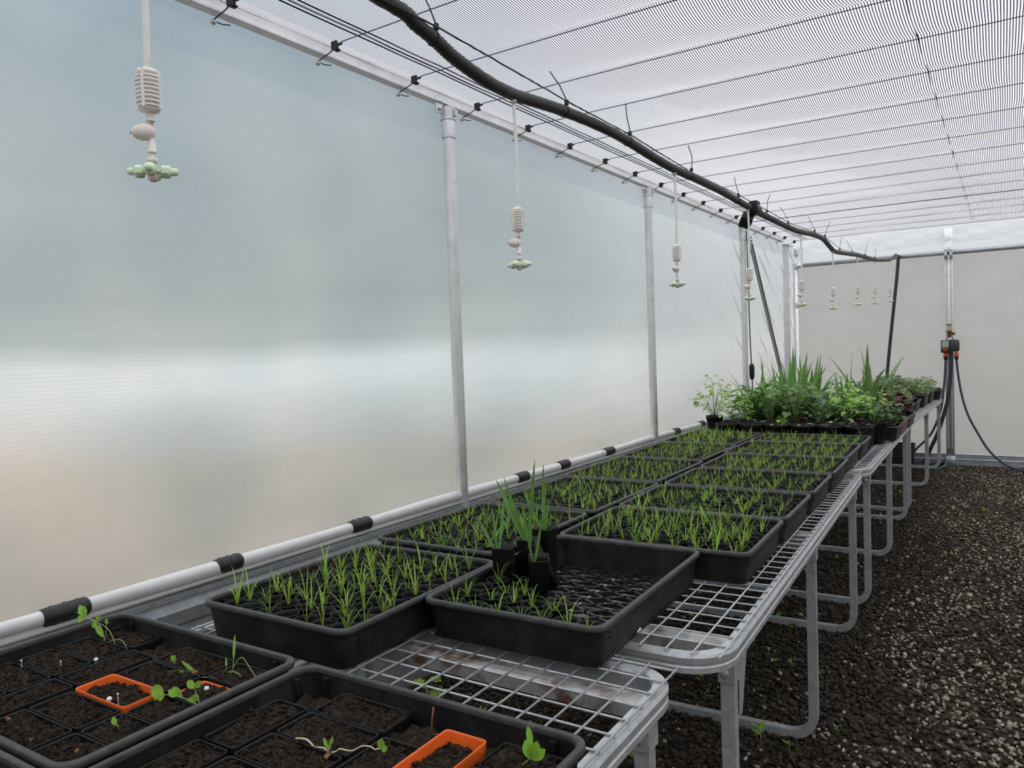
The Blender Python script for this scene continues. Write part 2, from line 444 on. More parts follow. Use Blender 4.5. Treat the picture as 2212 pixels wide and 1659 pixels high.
b.add([(XW - .3 + (XR - XW + .6) * i / nx, YF - .3 + (YB - YF + .6) * j / ny, 0) for j in range(ny + 1) for i in range(nx + 1)],
      [(j * (nx + 1) + i, j * (nx + 1) + i + 1, (j + 1) * (nx + 1) + i + 1, (j + 1) * (nx + 1) + i) for j in range(ny) for i in range(nx)])
struct(b.build('floor', 'floor'))

# loose gravel lying on the floor: one mass
def gravel():
    rng = np.random.default_rng(3)
    ph = (1 + 5 ** .5) / 2
    ico = np.array([(-1, ph, 0), (1, ph, 0), (-1, -ph, 0), (1, -ph, 0), (0, -1, ph), (0, 1, ph), (0, -1, -ph), (0, 1, -ph), (ph, 0, -1), (ph, 0, 1), (-ph, 0, -1), (-ph, 0, 1)], float)
    ico /= np.linalg.norm(ico[0])
    tri = np.array([(0, 11, 5), (0, 5, 1), (0, 1, 7), (0, 7, 10), (0, 10, 11), (1, 5, 9), (5, 11, 4), (11, 10, 2), (10, 7, 6), (7, 1, 8), (3, 9, 4), (3, 4, 2), (3, 2, 6), (3, 6, 8), (3, 8, 9), (4, 9, 5), (2, 4, 11), (6, 2, 10), (8, 6, 7), (9, 8, 1)])
    P = []
    def region(x0, x1, y0, y1, dens):
        n = int((x1 - x0) * (y1 - y0) * dens)
        P.append(np.stack([rng.uniform(x0, x1, n), rng.uniform(y0, y1, n), rng.uniform(0, 1, n)], 1))
    region(-2.25, .75, 1.1, 4.2, 2600)
    region(-2.1, 1.0, 4.2, 7.0, 1700)
    region(-2.1, 1.2, 7.0, 10.0, 1100)
    P = np.concatenate(P); n = len(P)
    size = rng.uniform(.006, .0116, n) * (1 + .35 * (P[:, 2] > .93))
    v = ico[None] * (1 + rng.uniform(-.36, .34, (n, 12, 1)))
    v = v * rng.uniform(.65, 1.25, (n, 1, 3)); v[:, :, 2] *= .8
    a = rng.uniform(0, 2 * np.pi, n); ca, sa = np.cos(a)[:, None], np.sin(a)[:, None]
    x, y = v[:, :, 0] * ca - v[:, :, 1] * sa, v[:, :, 0] * sa + v[:, :, 1] * ca
    v = np.stack([x, y, v[:, :, 2]], 2) * size[:, None, None]
    v += np.stack([P[:, 0], P[:, 1], size * .30 + rng.uniform(0, .006, n)], 1)[:, None, :]
    me = bpy.data.meshes.new('gravel')
    me.vertices.add(n * 12); me.vertices.foreach_set('co', v.astype(np.float32).ravel())
    me.loops.add(n * 60); me.polygons.add(n * 20)
    idx = (tri[None] + (np.arange(n) * 12)[:, None, None]).ravel()
    me.loops.foreach_set('vertex_index', idx.astype(np.int32))
    me.polygons.foreach_set('loop_start', (np.arange(n * 20) * 3).astype(np.int32))
    # stone colours: mostly dark, pale chips rare under the benches and more frequent out in the aisle
    pale_p = np.clip(.035 + .30 * np.clip((P[:, 0] + .66) / .4, 0, 1) + .36 * np.clip((P[:, 0] + .2) / .4, 0, 1) * np.clip((4.6 - P[:, 1]) / 1.5, 0, 1), 0, .6)
    patch = np.sin(P[:, 0] * 4.1 + 1) * np.sin(P[:, 1] * 2.3 + .5) + .4 * np.sin(P[:, 1] * 5.7 + P[:, 0] * 3)
    pale_p = np.where(P[:, 0] > -.55, np.clip(pale_p + .16 * patch, .03, .62), pale_p)
    pale = rng.uniform(0, 1, n) < pale_p
    base = np.where(pale[:, None], np.array([[.37, .32, .255]]) * rng.uniform(.35, 1.2, (n, 1)), np.array([[.025, .0205, .0165]]) * rng.uniform(.45, 2.4, (n, 1)) * (1 + 1.6 * np.clip((P[:, 1:2] - 5.5) / 3.0, 0, 1) * np.clip((P[:, 0:1] + .75) / .2, 0, 1)) * np.array([[1.05, 1, .92]]))
    colr = np.concatenate([base, np.ones((n, 1))], 1)
    me.update(); me.validate()
    at = me.color_attributes.new('tone', 'FLOAT_COLOR', 'POINT')
    at.data.foreach_set('color', np.repeat(colr, 12, 0).astype(np.float32).ravel())
    m, t, bs = mat('gravel_stone')
    bs.inputs['Roughness'].default_value = .85; bs.inputs['Specular IOR Level'].default_value = .2
    ca_ = N(t, 'ShaderNodeVertexColor', layer_name='tone'); t.links.new(ca_.outputs[0], bs.inputs['Base Color'])
    me.materials.append(m)
    o = bpy.data.objects.new('gravel', me); COL.objects.link(o)
    tag(o, 'dark and pale loose gravel covering the ground', 'gravel', kind='stuff')
gravel()

# ------------------------------------------------------------------ setting: walls
def side_film(y0, y1, z0, z1):
    nx, nz = 420, 70
    vs = []
    for j in range(nz + 1):
        z = z0 + (z1 - z0) * j / nz
        for i in range(nx + 1):
            y = y0 + (y1 - y0) * i / nx
            k = max(0, min(1, (y - 3.2) / 3.5))
            e = min(1, (z - z0) / .15) * min(1, (z1 - z) / .12)
            d = .010 * k * math.sin(9 * (y * .8 + z * 1.3)) + .010 * k * math.sin(23 * (y * .9 + z * .75) + 2 * math.sin(3 * z)) + .004 * k * math.sin(47 * (y * .6 + z * .8) + 3 * math.sin(2 * z + y))
            d += .004 * math.sin(31 * z + 2 * math.sin(1.7 * y)) * (1 if z < 1.5 else .3)
            d += .016 * max(0, min(1, (y - 7.3) / .6)) * math.sin(26 * (y * .55 + z * .9) + math.sin(5 * z))
            vs.append((XW + d * e, y, z))
    n = nx + 1
    return vs, [(j * n + i, j * n + i + 1, (j + 1) * n + i + 1, (j + 1) * n + i) for j in range(nz) for i in range(nx)]
wl = MB(); wl.add(*side_film(YF, YB, .77, 2.76), smooth=True)
WL = struct(wl.build('wall_left', 'film_side'))
# overlapped upper strip of film (a second, bluish layer under the gutter)
b = MB(); vs = []; nn_ = 200
for j, z in enumerate((2.535, 2.55, 2.62, 2.70)):
    for i in range(nn_ + 1):
        y = YF + (YB - YF) * i / nn_
        vs.append((XW + .012 + .002 * math.sin(y * 3), y, z + (.004 * math.sin(y * 2.1) if j == 0 else 0)))
b.add(vs, [(j * (nn_ + 1) + i, j * (nn_ + 1) + i + 1, (j + 1) * (nn_ + 1) + i + 1, (j + 1) * (nn_ + 1) + i) for j in range(3) for i in range(nn_)], True)
M['film_strip'] = film('woven_film_overlap', .74, (.62, .66, .74), .06, True, .05, (.96, .98, 1))
struct(b.build('trim_1', 'film_strip'))
# zinc skirt below the film
b = MB()
zs = [(.0, .02), (.33, .02), (.345, .012), (.36, .02), (.64, .02), (.655, .045), (.70, .055), (.735, .045), (.745, .03)]
b.loft([[(XW + d, y, z) for z, d in zs] for y in (YF, YB)], smooth=False, close=False)
struct(b.build('wall_left_skirt', 'skirt'))
b = MB()
b.sweep([(XW + .055, YF, .752), (XW + .055, YB, .752)], [(-.022, -.008), (.018, -.008), (.018, .006), (-.022, .006)])
b.sweep([(XW + .03, YF, .766), (XW + .03, YB, .766)], [(-.008, -.006), (.008, -.006), (.008, .006), (-.008, .006)])
struct(b.build('trim_2', 'galv_dull'))

# end wall, far side wall and wall behind the camera
def sheet(name, p, ax, ay, nu, nv, m, wob=.004):
    b = MB(); p, ax, ay = Vector(p), Vector(ax), Vector(ay); nrm = ax.cross(ay).normalized(); vs = []
    for j in range(nv + 1):
        for i in range(nu + 1):
            q = p + ax * (i / nu) + ay * (j / nv)
            vs.append(q + nrm * wob * math.sin(3.1 * i) * math.sin(2.3 * j + i * .4))
    b.add(vs, [(j * (nu + 1) + i, j * (nu + 1) + i + 1, (j + 1) * (nu + 1) + i + 1, (j + 1) * (nu + 1) + i) for j in range(nv) for i in range(nu)], True)
    return struct(b.build(name, m))
sheet('wall_back', (XW, YB, .12), (XR - XW, 0, 0), (0, 0, 2.36), 40, 20, 'film_back')
M['film_gable'] = film('clear_film_gable', .50, (.62, .66, .72), .05, False, .03)
sheet('wall_back_gable', (XW, YB, 2.48), (XR - XW, 0, 0), (0, 0, .75), 40, 6, 'film_gable')
sheet('wall_right', (XR, YF, 0), (0, YB - YF, 0), (0, 0, 3.2), 30, 10, 'film_back')
sheet('wall_front', (XW, YF, 0), (XR - XW, 0, 0), (0, 0, 3.2), 20, 10, 'film_back')
b = MB()
b.sweep([(XW, YB - .02, .075), (XR, YB - .02, .075)], [(-.02, -.075), (.02, -.075), (.02, -.02), (.032, -.01), (.02, 0), (.02, .045), (.03, .052), (.02, .06), (-.02, .06)])
struct(b.build('baseboard_back', 'skirt'))

# shade screen: sags between its wires
b = MB(); vs = []; uv = []
ys = []
for k in range(len(WIRES) - 1):
    for q in range(8): ys.append((WIRES[k] + (WIRES[k + 1] - WIRES[k]) * q / 8, q / 8))
ys.append((WIRES[-1], 0)); ys.append((9.95, 0))
NXC = 90
for (y, q) in ys:
    for i in range(NXC + 1):
        x = XW + .02 + (XR - XW - .02) * i / NXC
        sag = .042 * 4 * q * (1 - q) * (.85 + .35 * math.sin(x * 2.1 + y * .9) * math.sin(x * .7 - y * 2.0))
        sag *= max(0, min(1, (x - XW - .30) / .7))
        vs.append((x, y, 2.735 - sag)); uv.append((x + .002 * math.sin(y * 5 + x), y))
n = NXC + 1
b.add(vs, [(j * n + i, j * n + i + 1, (j + 1) * n + i + 1, (j + 1) * n + i) for j in range(len(ys) - 1) for i in range(NXC)], True)
ceil_o = struct(b.build('ceiling', 'screen'))
ul = ceil_o.data.uv_layers.new(name='UVMap')
li = np.empty(len(ceil_o.data.loops), np.int32); ceil_o.data.loops.foreach_get('vertex_index', li)
ul.data.foreach_set('uv', np.array(uv, np.float32)[li].ravel())
# selvedge lines and the lap seam of the screen
def seam(name, x, r, dash=None):
    b = MB()
    if dash:
        for k in range(len(WIRES) - 1):
            y0, y1 = WIRES[k], WIRES[k + 1]
            b.tube([(x, y0 - .10, 2.725), (x + .001, y0 + .02, 2.731), (x, y0 + .16, 2.717)], r, 6)
    else:
        pts = []
        for k in range(len(WIRES) - 1):
            for q in range(4):
                t = q / 4
                pts.append((x, WIRES[k] + .4745 * t, 2.7305 - .002 * 4 * t * (1 - t)))
        pts.append((x, WIRES[-1], 2.732))
        b.tube(pts, r, 5)
    return struct(b.build(name, 'violet_cord'))
for i, x in enumerate((-2.085, -2.06, -2.035)): seam('trim_%d' % (3 + i), x, .0028)
seam('trim_6', -.305, .0035, True)
# hanging hem of the screen at the end wall
b = MB(); vs = []; nn_ = 160
for j in range(9):
    for i in range(nn_ + 1):
        x = XW + .05 + (XR - XW - .1) * i / nn_
        z = 2.73 - .19 * j / 8
        d = (.018 * math.sin(x * 9 + j * .8) + .010 * math.sin(x * 21 - j * 1.1)) * math.sin(math.pi * j / 8.5)
        vs.append((x, 9.97 + .09 * j / 8 + d, z - .012 * math.sin(x * 4) * j / 8))
b.add(vs, [(j * (nn_ + 1) + i, j * (nn_ + 1) + i + 1, (j + 1) * (nn_ + 1) + i + 1, (j + 1) * (nn_ + 1) + i) for j in range(8) for i in range(nn_)], True)
struct(b.build('trim_7', 'film_flap'))
# gutter purlin along the top of the side wall
b = MB()
b.sweep([(XW + .03, YF, 2.725), (XW + .03, 9.55, 2.725)], [(-.02, -.035), (.026, -.035), (.026, -.026), (.012, -.022), (.020, .036), (-.02, .040)])
struct(b.build('trim_8', 'galv_pale'))

# ------------------------------------------------------------------ screen wires
for k in range(0, 18):
    y = WIRES[9 + k]
    w = empty('screen_wire', (XW + .05, y, 2.72))
    how = ORD[17 - k] if 17 - k < 18 else ''
    tag(w, ('dark twisted wire under the shade screen, %s from the end wall' % ORD[17 - k]), 'wire', 'wires carrying the shade screen')
    b = MB(); pts = []
    for i in range(15):
        t = i / 14; pts.append((.10 + (XR - XW - .2) * t, 0, -.0 + .004 * math.sin(t * 9)))
    b.tube(pts, .0021 if k != 13 else .0035, 5); b.build('strand', 'violet_cord', w)
    b = MB(); b.tube([(-.03, -.012, -.052), (.03, -.005, -.03), (.10, 0, 0)], .0024, 5)
    b.tube([(-.03, -.012, -.052), (-.022, .02, -.056), (-.018, .05, -.05)], .002, 5); b.build('tail', 'cord', w)
    b = MB(); b.box((.052, -.016, -.026), (.060, .016, .004)); b.box((.060, -.016, -.026), (.082, -.010, .004)); b.box((.060, .008, -.004), (.082, .016, .004)); b.box((.060, .008, -.026), (.070, .016, -.018))
    b.build('clip', 'black', w)
    b = MB(); b.lathe([(.004, -.012), (.004, 0), (.011, 0), (.011, .006), (.007, .010), (0, .010)], (-.03, -.012, -.055), 10, axis=(1, 0, -.5)); b.build('bolt', 'galv', w)

# ------------------------------------------------------------------ wall posts
def wall_post(y, label, top=2.70):
    p = empty('wall_post', (XW + .052, y, 0))
    tag(p, label, 'post', 'galvanised posts along the film wall')
    b = MB(); b.lathe([(.0285, 0), (.0285, top - .12)], n=20); b.build('shaft', 'galv', p)
    b = MB(); b.lathe([(.032, top - .13), (.033, top - .12), (.033, top), (.029, top + .008), (0, top + .008)], n=20, cap1=True); b.build('socket', 'galv', p)
    b = MB(); b.lathe([(.036, top - .045), (.036, top + .015)], n=20); b.box((-.012, -.085, top - .02), (-.004, -.03, top + .055)); b.box((.028, -.008, top - .03), (.05, .012, top))
    c = b.build('bracket', 'galv', p)
    for dz in (.0, .035):
        s = MB(); s.lathe([(.010, 0), (.010, .006), (.006, .010), (0, .010)], (-.004, -.060, top + dz), 10, axis=(1, 0, 0)); s.build('bolt', 'galv', c)
    return p
wall_post(2.965, 'round galvanised wall post nearest the half-empty tray', 2.66)
wall_post(5.39, 'round galvanised wall post halfway along the film wall', 2.66)
wall_post(7.81, 'galvanised wall post with a black cord beside the sloping brace', 2.66)
p = empty('corner_post', (XW + .045, 9.62, 0)); tag(p, 'pale channel post between the brace and the corner', 'post')
b = MB(); b.rbox((-.03, -.035, 0), (.03, .035, 2.66), .006); b.build('shaft', 'white_wrap', p)
b = MB(); b.box((.031, -.008, 2.63), (.09, .0, 2.645)); b.box((-.03, -.04, 2.66), (.05, .04, 2.67)); b.build('bracket', 'galv', p)
p = empty('corner_post', (XW + .07, 10.06, 0)); tag(p, 'thin galvanised corner post holding the crossbar end', 'post')
b = MB(); b.lathe([(.024, 0), (.024, 2.66), (0, 2.66)], n=14); b.build('shaft', 'galv', p)
b = MB()
for z in (2.44, 1.95, 2.60, .9): b.lathe([(.030, z - .03), (.031, z - .025), (.031, z + .025), (.030, z + .03)], n=14)
b.box((-.03, -.005, 2.63), (.09, .005, 2.65)); b.box((-.005, -.09, 2.63), (.005, .09, 2.65)); b.build('clamp', 'galv', p)
# sloping brace
p = empty('diagonal_brace', (XW + .1, 7.86, 2.56)); tag(p, 'dark grey sloping steel brace behind the potted plants', 'brace')
d = Vector((0, 1.97, -2.38))
b = MB(); b.sweep([(0, 0, 0), d], [(-.006, -.026), (.006, -.026), (.006, .018), (.02, .018), (.02, .026), (-.006, .026)], up=(0, 1, .8)); b.build('bar', 'brace', p)
b = MB(); b.lathe([(.012, 0), (.012, .02), (0, .02)], (.01, .01, -.02), 8, axis=(1, 0, 0)); b.lathe([(.012, 0), (.012, .02), (0, .02)], (.01, .03, -.05), 8, axis=(1, 0, 0)); b.build('bolt', 'galv', p)
# cord with winder on the third post
p = empty('pull_cord', (XW + .095, 7.80, 2.62)); tag(p, 'thin black cord with an oblong winder beside a wall post', 'cord')
b = MB(); b.tube(smooth_path([(0, 0, 0), (.0, .02, -.5), (0, .05, -1.1), (.0, .085, -1.42), (0, .11, -1.9), (0, .11, -2.2)]), .006, 6); b.build('cord', 'cord', p)
b = MB(); b.lathe([(0, -.082), (.016, -.078), (.026, -.052), (.027, .045), (.022, .07), (.014, .082), (0, .084)], (.0, .085, -1.42), 12); b.build('winder', 'black', p)

# wrapped roll pipe on the side wall and its clips
b = MB(); pts = []
for i in range(130):
    y = YF + (9.9 - YF) * i / 129
    pts.append((XW + .045, y, .803 + .003 * math.sin(y * 2.7)))
rp_ = empty('roll_pipe', (0, 0, 0)); tag(rp_, 'long white wrapped pipe along the bottom of the film wall', 'pipe')
b.tube(pts, .023, 14, rad=[.023 + .002 * math.sin(p[1] * 5) for p in pts]); b.build('pipe', 'white_wrap', rp_)
b = MB(); b.sweep([(XW + .05, YF, .779), (XW + .05, 9.9, .779)], [(-.006, -.001), (.028, -.004), (.028, .001), (-.006, .004)]); b.build('film_edge', 'film_flap', rp_)
for i, (y, ln) in enumerate([(1.087, .135), (1.629, .108), (2.266, .118), (3.52, .12), (3.987, .13), (4.611, .14), (5.85, .125), (6.46, .12), (7.3, .12)]):
    b = MB(); prof = []
    lab = ('large ribbed black clip over the white pipe nearest the wall-side square-pot tray' if i == 0 else
           'black clip on the white wall pipe, %s along from the camera' % ORD[i])
    h = ln / 2
    loops = []
    for yy, rr in [(-h, .020), (-h + .004, .0255), (-h * .62, .0275), (-h * .55, .0295), (-h * .48, .0275), (-.004, .0275), (0, .0298), (.004, .0275), (h * .48, .0275), (h * .55, .0295), (h * .62, .0275), (h - .012, .0275), (h, .019)]:
        loops.append([(rr * math.cos(a), yy, rr * math.sin(a)) for a in [math.radians(-60 + 240 * k / 14) for k in range(15)]])
    b.loft(loops, smooth=True, close=False)
    b.lathe([(.0285, -h + .002), (.0285, h - .004)], (0, 0, 0), 4, axis=(0, 1, 0)) if False else None
    c = b.build('pipe_clip', 'black', None, (XW + .045, y, .803)); tag(c, lab, 'clip', 'black clips on the wall pipe')

# ------------------------------------------------------------------ end wall steel
p = empty('crossbar', (XW + .07, 10.06, 2.44)); tag(p, 'grey steel crossbar tube across the end wall', 'bar')
b = MB(); b.tube([(0, 0, 0), (XR - XW - .15, 0, 0)], .024, 14); b.build('tube', 'galv_dull', p)
b = MB(); b.tube([(-.01, 0, 0), (.06, 0, 0)], .030, 14); b.build('end_fitting', 'galv', p)
p = empty('end_wall_column', (-.565, 10.08, 0)); tag(p, 'square galvanised column against the end wall', 'column')
b = MB(); b.rbox((-.042, -.03, .0), (.042, .03, 2.72), .005); b.box((-.03, -.036, .2), (-.012, -.030, 2.5)); b.box((.012, -.036, .2), (.03, -.030, 2.5)); b.build('shaft', 'galv', p)
b = MB(); b.rbox((-.05, -.04, 0), (.05, .04, .11), .005); b.build('foot', 'skirt', p)
for s in (-1, 1):
    b = MB(); b.rbox((s * .026 - .016, -.075, 2.37), (s * .026 + .016, -.03, 2.51), .006); b.lathe([(.012, 0), (.012, .012), (0, .014)], (s * .026, -.075, 2.47), 10, axis=(0, -1, 0)); b.lathe([(.012, 0), (.012, .012), (0, .014)], (s * .026, -.075, 2.41), 10, axis=(0, -1, 0))
    b.build('clamp', 'galv', p)
# tap
p = empty('brass_tap', (-.565, 10.02, 1.52)); tag(p, 'old brass garden tap on the end wall column', 'tap')
b = MB(); b.lathe([(.016, -.04), (.022, -.03), (.022, .02), (.028, .025), (.028, .04), (.014, .05), (.012, .075), (.006, .08), (.006, .10)], n=12, cap0=True, cap1=True)
b.lathe([(.014, 0), (.014, .05), (.018, .05), (.018, .06)], (0, 0, 0), 10, axis=(1, 0, 0), cap1=True); b.lathe([(.013, 0), (.013, .04)], (0, 0, 0), 10, axis=(0, 1, 0)); b.build('body', 'brass', p)
b = MB(); b.tube([(-.035, 0, .105), (.035, 0, .105)], .006, 8); b.lathe([(.012, .098), (.012, .112), (0, .112)], n=10); b.build('handle', 'brass', p)
# two-outlet water timer
p = empty('water_timer', (-.555, 9.98, 1.35)); tag(p, 'dark two-outlet water timer with a small display below the tap', 'timer')
b = MB(); b.rbox((-.03, -.03, .09), (.03, .03, .13), .012, mi=0); b.build('inlet_collar', 'case', p)
b = MB(); b.box((-.022, -.032, .102), (.022, -.0302, .124)); b.build('white_tag', 'white', p)
b = MB(); b.rbox((-.09, -.05, -.045), (.002, .03, .10), .012); b.build('control_box', 'case', p)
b = MB(); b.box((-.079, -.053, .015), (-.012, -.050, .092)); tr_ = b.build('display_frame', 'case_trim', p)
b = MB(); b.box((-.070, -.055, .024), (-.021, -.053, .083)); b.build('display', 'lcd', tr_)
for i, x in enumerate((-.073, -.053, -.033)):
    b = MB(); b.rbox((x, -.055, -.004), (x + .016, -.050, .006), .003, ax=1); b.build('button', 'tap_orange', p)
b = MB(); b.rbox((-.065, -.055, -.022), (-.028, -.050, -.012), .003, ax=1); b.build('button', 'tap_orange', p)
b = MB(); b.rbox((.008, -.045, -.035), (.085, .03, .10), .010); b.rbox((.085, -.03, -.02), (.092, .02, .085), .003); b.box((.036, -.049, .04), (.050, -.045, .10)); b.build('valve_box', 'case', p)
for x in (-.045, .062):
    b = MB(); b.lathe([(.014, -.04), (.020, -.05), (.022, -.055), (.022, -.085), (.018, -.09)], (x, -.005, 0), 12, cap0=True, cap1=True); c = b.build('outlet_connector', 'tap_orange', p)
    b = MB(); b.lathe([(.022, -.088), (.022, -.112), (.014, -.125), (.0, -.125)], (x, -.005, 0), 12, cap0=True); b.build('hose_nut', 'black', c)
# hoses
def hose(name, label, pts, r, m, grp=None):
    b = MB(); b.tube(smooth_path(pts), r, 10); o = b.build(name, m); tag(o, label, 'hose', grp); return o
hose('garden_hose', 'dark hose hanging from the timer outlet towards the bench', [(-.600, 9.975, 1.245), (-.605, 9.97, 1.1), (-.625, 9.95, .85), (-.66, 9.93, .62), (-.75, 9.92, .38), (-.90, 9.93, .20), (-1.02, 9.95, .05), (-1.1, 9.9, .016)], .012, 'hose')
hose('garden_hose', 'dark hose looping from the timer to the open gravel', [(-.493, 9.975, 1.245), (-.485, 9.97, 1.12), (-.45, 9.95, .86), (-.39, 9.92, .62), (-.30, 9.9, .42), (-.19, 9.88, .22), (-.06, 9.84, .09), (.08, 9.78, .03), (.28, 9.7, .012), (.6, 9.5, .012)], .012, 'hose')
hose('supply_pipe', 'thick dark supply pipe curving down in front of the end column', [(-.545, 9.985, 1.31), (-.55, 9.97, 1.1), (-.57, 9.95, .85), (-.60, 9.93, .68), (-.68, 9.91, .40), (-.76, 9.9, .20), (-.82, 9.9, .06), (-.9, 9.9, .03)], .020, 'navy')
hose('supply_pipe', 'black pipe lying on the gravel at the foot of the end wall', [(-.62, 9.93, .05), (-.75, 9.88, .03), (-.9, 9.83, .028), (-1.1, 9.84, .026)], .020, 'black')
hose('green_tube', 'short pale green tube on the gravel beside the last bench leg', [(-.60, 9.9, .06), (-.61, 9.82, .035), (-.66, 9.72, .014), (-.78, 9.66, .012)], .011, 'hose_green')
# riser pipe feeding the irrigation line
p = hose('riser_pipe', 'dark riser pipe sloping down from the irrigation line behind the plants', [(-1.07, 10.02, 2.46), (-1.09, 10.0, 2.2), (-1.12, 9.98, 1.9), (-1.19, 9.96, 1.2), (-1.22, 9.95, .8), (-1.25, 9.94, .03)], .018, 'navy')

# ------------------------------------------------------------------ irrigation line and hanging sprinklers
PX = -1.1
line = [(-.6, 2.22), (.1, 2.20), (.55, 2.20), (.9, 2.245), (1.274, 2.250), (1.35, 2.237), (1.415, 2.226), (1.492, 2.207), (1.596, 2.193), (1.679, 2.188), (1.761, 2.189), (1.865, 2.198), (2.012, 2.210), (2.175, 2.216), (2.307, 2.217), (2.47, 2.211), (2.651, 2.197), (2.879, 2.187), (3.142, 2.192), (3.513, 2.196), (3.804, 2.194), (4.137, 2.192), (4.741, 2.183), (5.064, 2.186), (5.377, 2.204), (5.75, 2.212), (6.05, 2.185), (6.25, 2.172), (6.6, 2.19), (7.249, 2.226), (8.02, 2.255), (8.655, 2.295), (9.5, 2.37), (9.95, 2.46)]
p = empty('irrigation_line', (0, 0, 0)); tag(p, 'wavy dark irrigation pipe hanging below the shade screen', 'pipe')
pts = smooth_path([(PX + .012 * math.sin(y * 2.6), y, z) for y, z in line], 5)
b = MB(); b.tube(pts, .0165, 14); b.build('pipe', 'pipe', p)
def line_z(y):
    q = min(pts, key=lambda v: abs(v.y - y)); return q.z, q.x
ties = [.6, 1.415, 2.04, 2.47, 3.05, 3.75, 4.30, 4.75, 5.42, 5.78, 6.45, 7.0, 7.6, 8.2]
b = MB()
zt = [line_z(y)[0] + .019 for y in ties]
for i in range(len(ties) - 1):
    b.tube([(PX + .012, ties[i], zt[i]), (PX + .012, (ties[i] + ties[i + 1]) / 2, (zt[i] + zt[i + 1]) / 2), (PX + .012, ties[i + 1], zt[i + 1])], .0020, 6)
b.build('support_wire', 'cord', p)
for i, y in enumerate(ties):
    z, x = line_z(y)
    b = MB(); b.lathe([(.0172, -.003), (.0185, -.0025), (.0185, .0025), (.0172, .003)], (x, y, z), 14, axis=(0, 1, .02)); b.box((x + .004, y - .005, z + .017), (x + .014, y + .005, z + .030))
    a = R.uniform(-.6, .6)
    b.tube([(x + .01, y, z + .028), (x + .01 + .05 * math.sin(a), y + R.uniform(-.02, .03), z + .08), (x + .01 + .09 * math.sin(a), y + R.uniform(-.02, .04), z + .12)], .0018, 4)
    b.build('cable_tie', 'cord', p)
p = empty('drain_valve', (PX, 4.05, 2.19)); tag(p, 'black clamp fitting on the irrigation pipe above the fourth sprinkler', 'valve')
b = MB(); b.lathe([(.026, -.05), (.028, -.045), (.028, .045), (.026, .05)], n=14, axis=(0, 1, 0), cap0=True, cap1=True); b.box((-.02, -.03, .024), (.02, .03, .04)); b.build('clamp', 'black', p)
b = MB(); mm_ = Matrix.Translation((-.035, -.03, -.055)) @ Matrix.Rotation(.7, 4, 'X') @ Matrix.Rotation(.5, 4, 'Y'); b.box((-.03, -.03, -.03), (.03, .03, .03), m=mm_); b.tube([(-.005, 0, -.02), (-.03, -.025, -.05)], .014, 8); b.build('valve_body', 'black', p)

def sprinkler_meshes():
    g = {}
    b = MB(); b.lathe([(.0075, -.012), (.0075, -.004), (.0105, -.004), (.0105, 0), (.006, .006)], n=12, cap0=True, cap1=True); g['nipple'] = b.mesh('nipple', 'cream')
    b = MB()   # ribbed weight, from 0 down to -.094
    b.lathe([(.006, 0), (.020, -.001), (.024, -.006)], n=20, cap0=True)
    for k in range(9):
        z = -.006 - k * .0092
        rr = .0268 - (.0028 if k in (0, 8) else .0008 if k in (1, 7) else 0); b.lathe([(.019, z), (rr - .0003, z), (rr, z - .002), (rr - .0003, z - .0045), (.019, z - .0045)], n=20)
    b.lathe([(.0185, -.004), (.0185, -.088)], n=20)
    b.lathe([(.0235, -.086), (.021, -.092), (.012, -.096), (.0, -.096)], n=20)
    for k in range(4):
        a = k * math.pi / 2 + .35; m = Matrix.Rotation(a, 4, 'Z'); b.box((.018, -.003, -.088), (.0272, .003, -.004), m=m)
    g['weight'] = b.mesh('ribbed_weight', 'cream')
    b = MB(); b.lathe([(.0085, -.096), (.0085, -.110), (.0098, -.110), (.0098, -.115), (.006, -.115), (.006, -.160), (.0088, -.160), (.0088, -.181), (.0096, -.181), (.0096, -.184), (.006, -.184), (.0055, -.196), (.0115, -.196), (.0115, -.205), (.0075, -.205), (.0075, -.235), (.0, -.235)], n=14); g['tube'] = b.mesh('connector_tube', 'pale_lilac')
    b = MB(); b.lathe([(0, .031), (.004, .030), (.011, .025), (.016, .017), (.0165, .011), (.0185, .010), (.0185, .006), (.0175, .005), (.0185, .003), (.0185, -.004), (.017, -.012), (.012, -.018), (0, -.020)], (-.010, -.006, -.138), 18, axis=(-.86, -.5, 0)); g['valve'] = b.mesh('check_valve', 'pale_lilac')
    b = MB(); b.lathe([(.0028, 0), (.0028, .002), (0, .0022)], tuple(Vector((-.010, -.006, -.138)) + Vector((-.86, -.5, 0)).normalized() * .0305), 8, axis=(-.86, -.5, 0)); g['dot'] = b.mesh('blue_dot', 'blue_mark')
    b = MB()
    for k in range(4):
        a = k * math.pi / 2 + .62; d = Vector((math.cos(a), math.sin(a), 0)); b.tube([(0, 0, -.226), tuple(d * .02 + Vector((0, 0, -.226)))], .0055, 8)
    b.lathe([(.0095, -.214), (.010, -.222), (.010, -.234), (.0125, -.237), (.0115, -.243), (.006, -.248), (0, -.249)], n=14); g['hub'] = b.mesh('cross_hub', 'pale_lilac')
    b = MB(); b.lathe([(.0075, .017), (.0125, .018), (.0145, .021), (.0145, .034), (.0125, .037), (.0085, .0375), (.0085, .048), (.006, .053), (0, .054)], n=14, axis=(1, 0, 0)); b.box((.019, -.0155, -.006), (.035, .0155, .006)); g['nozzle'] = b.mesh('nozzle', 'green_cap')
    return g
SG = sprinkler_meshes()
drop = [(.69, 1.944), (1.761, 1.886), (2.883, 1.892), (3.963, 1.880), (5.064, 1.881), (6.16, 1.891), (7.27, 1.954), (8.27, 1.997), (9.52, 2.064)]
SK = .675
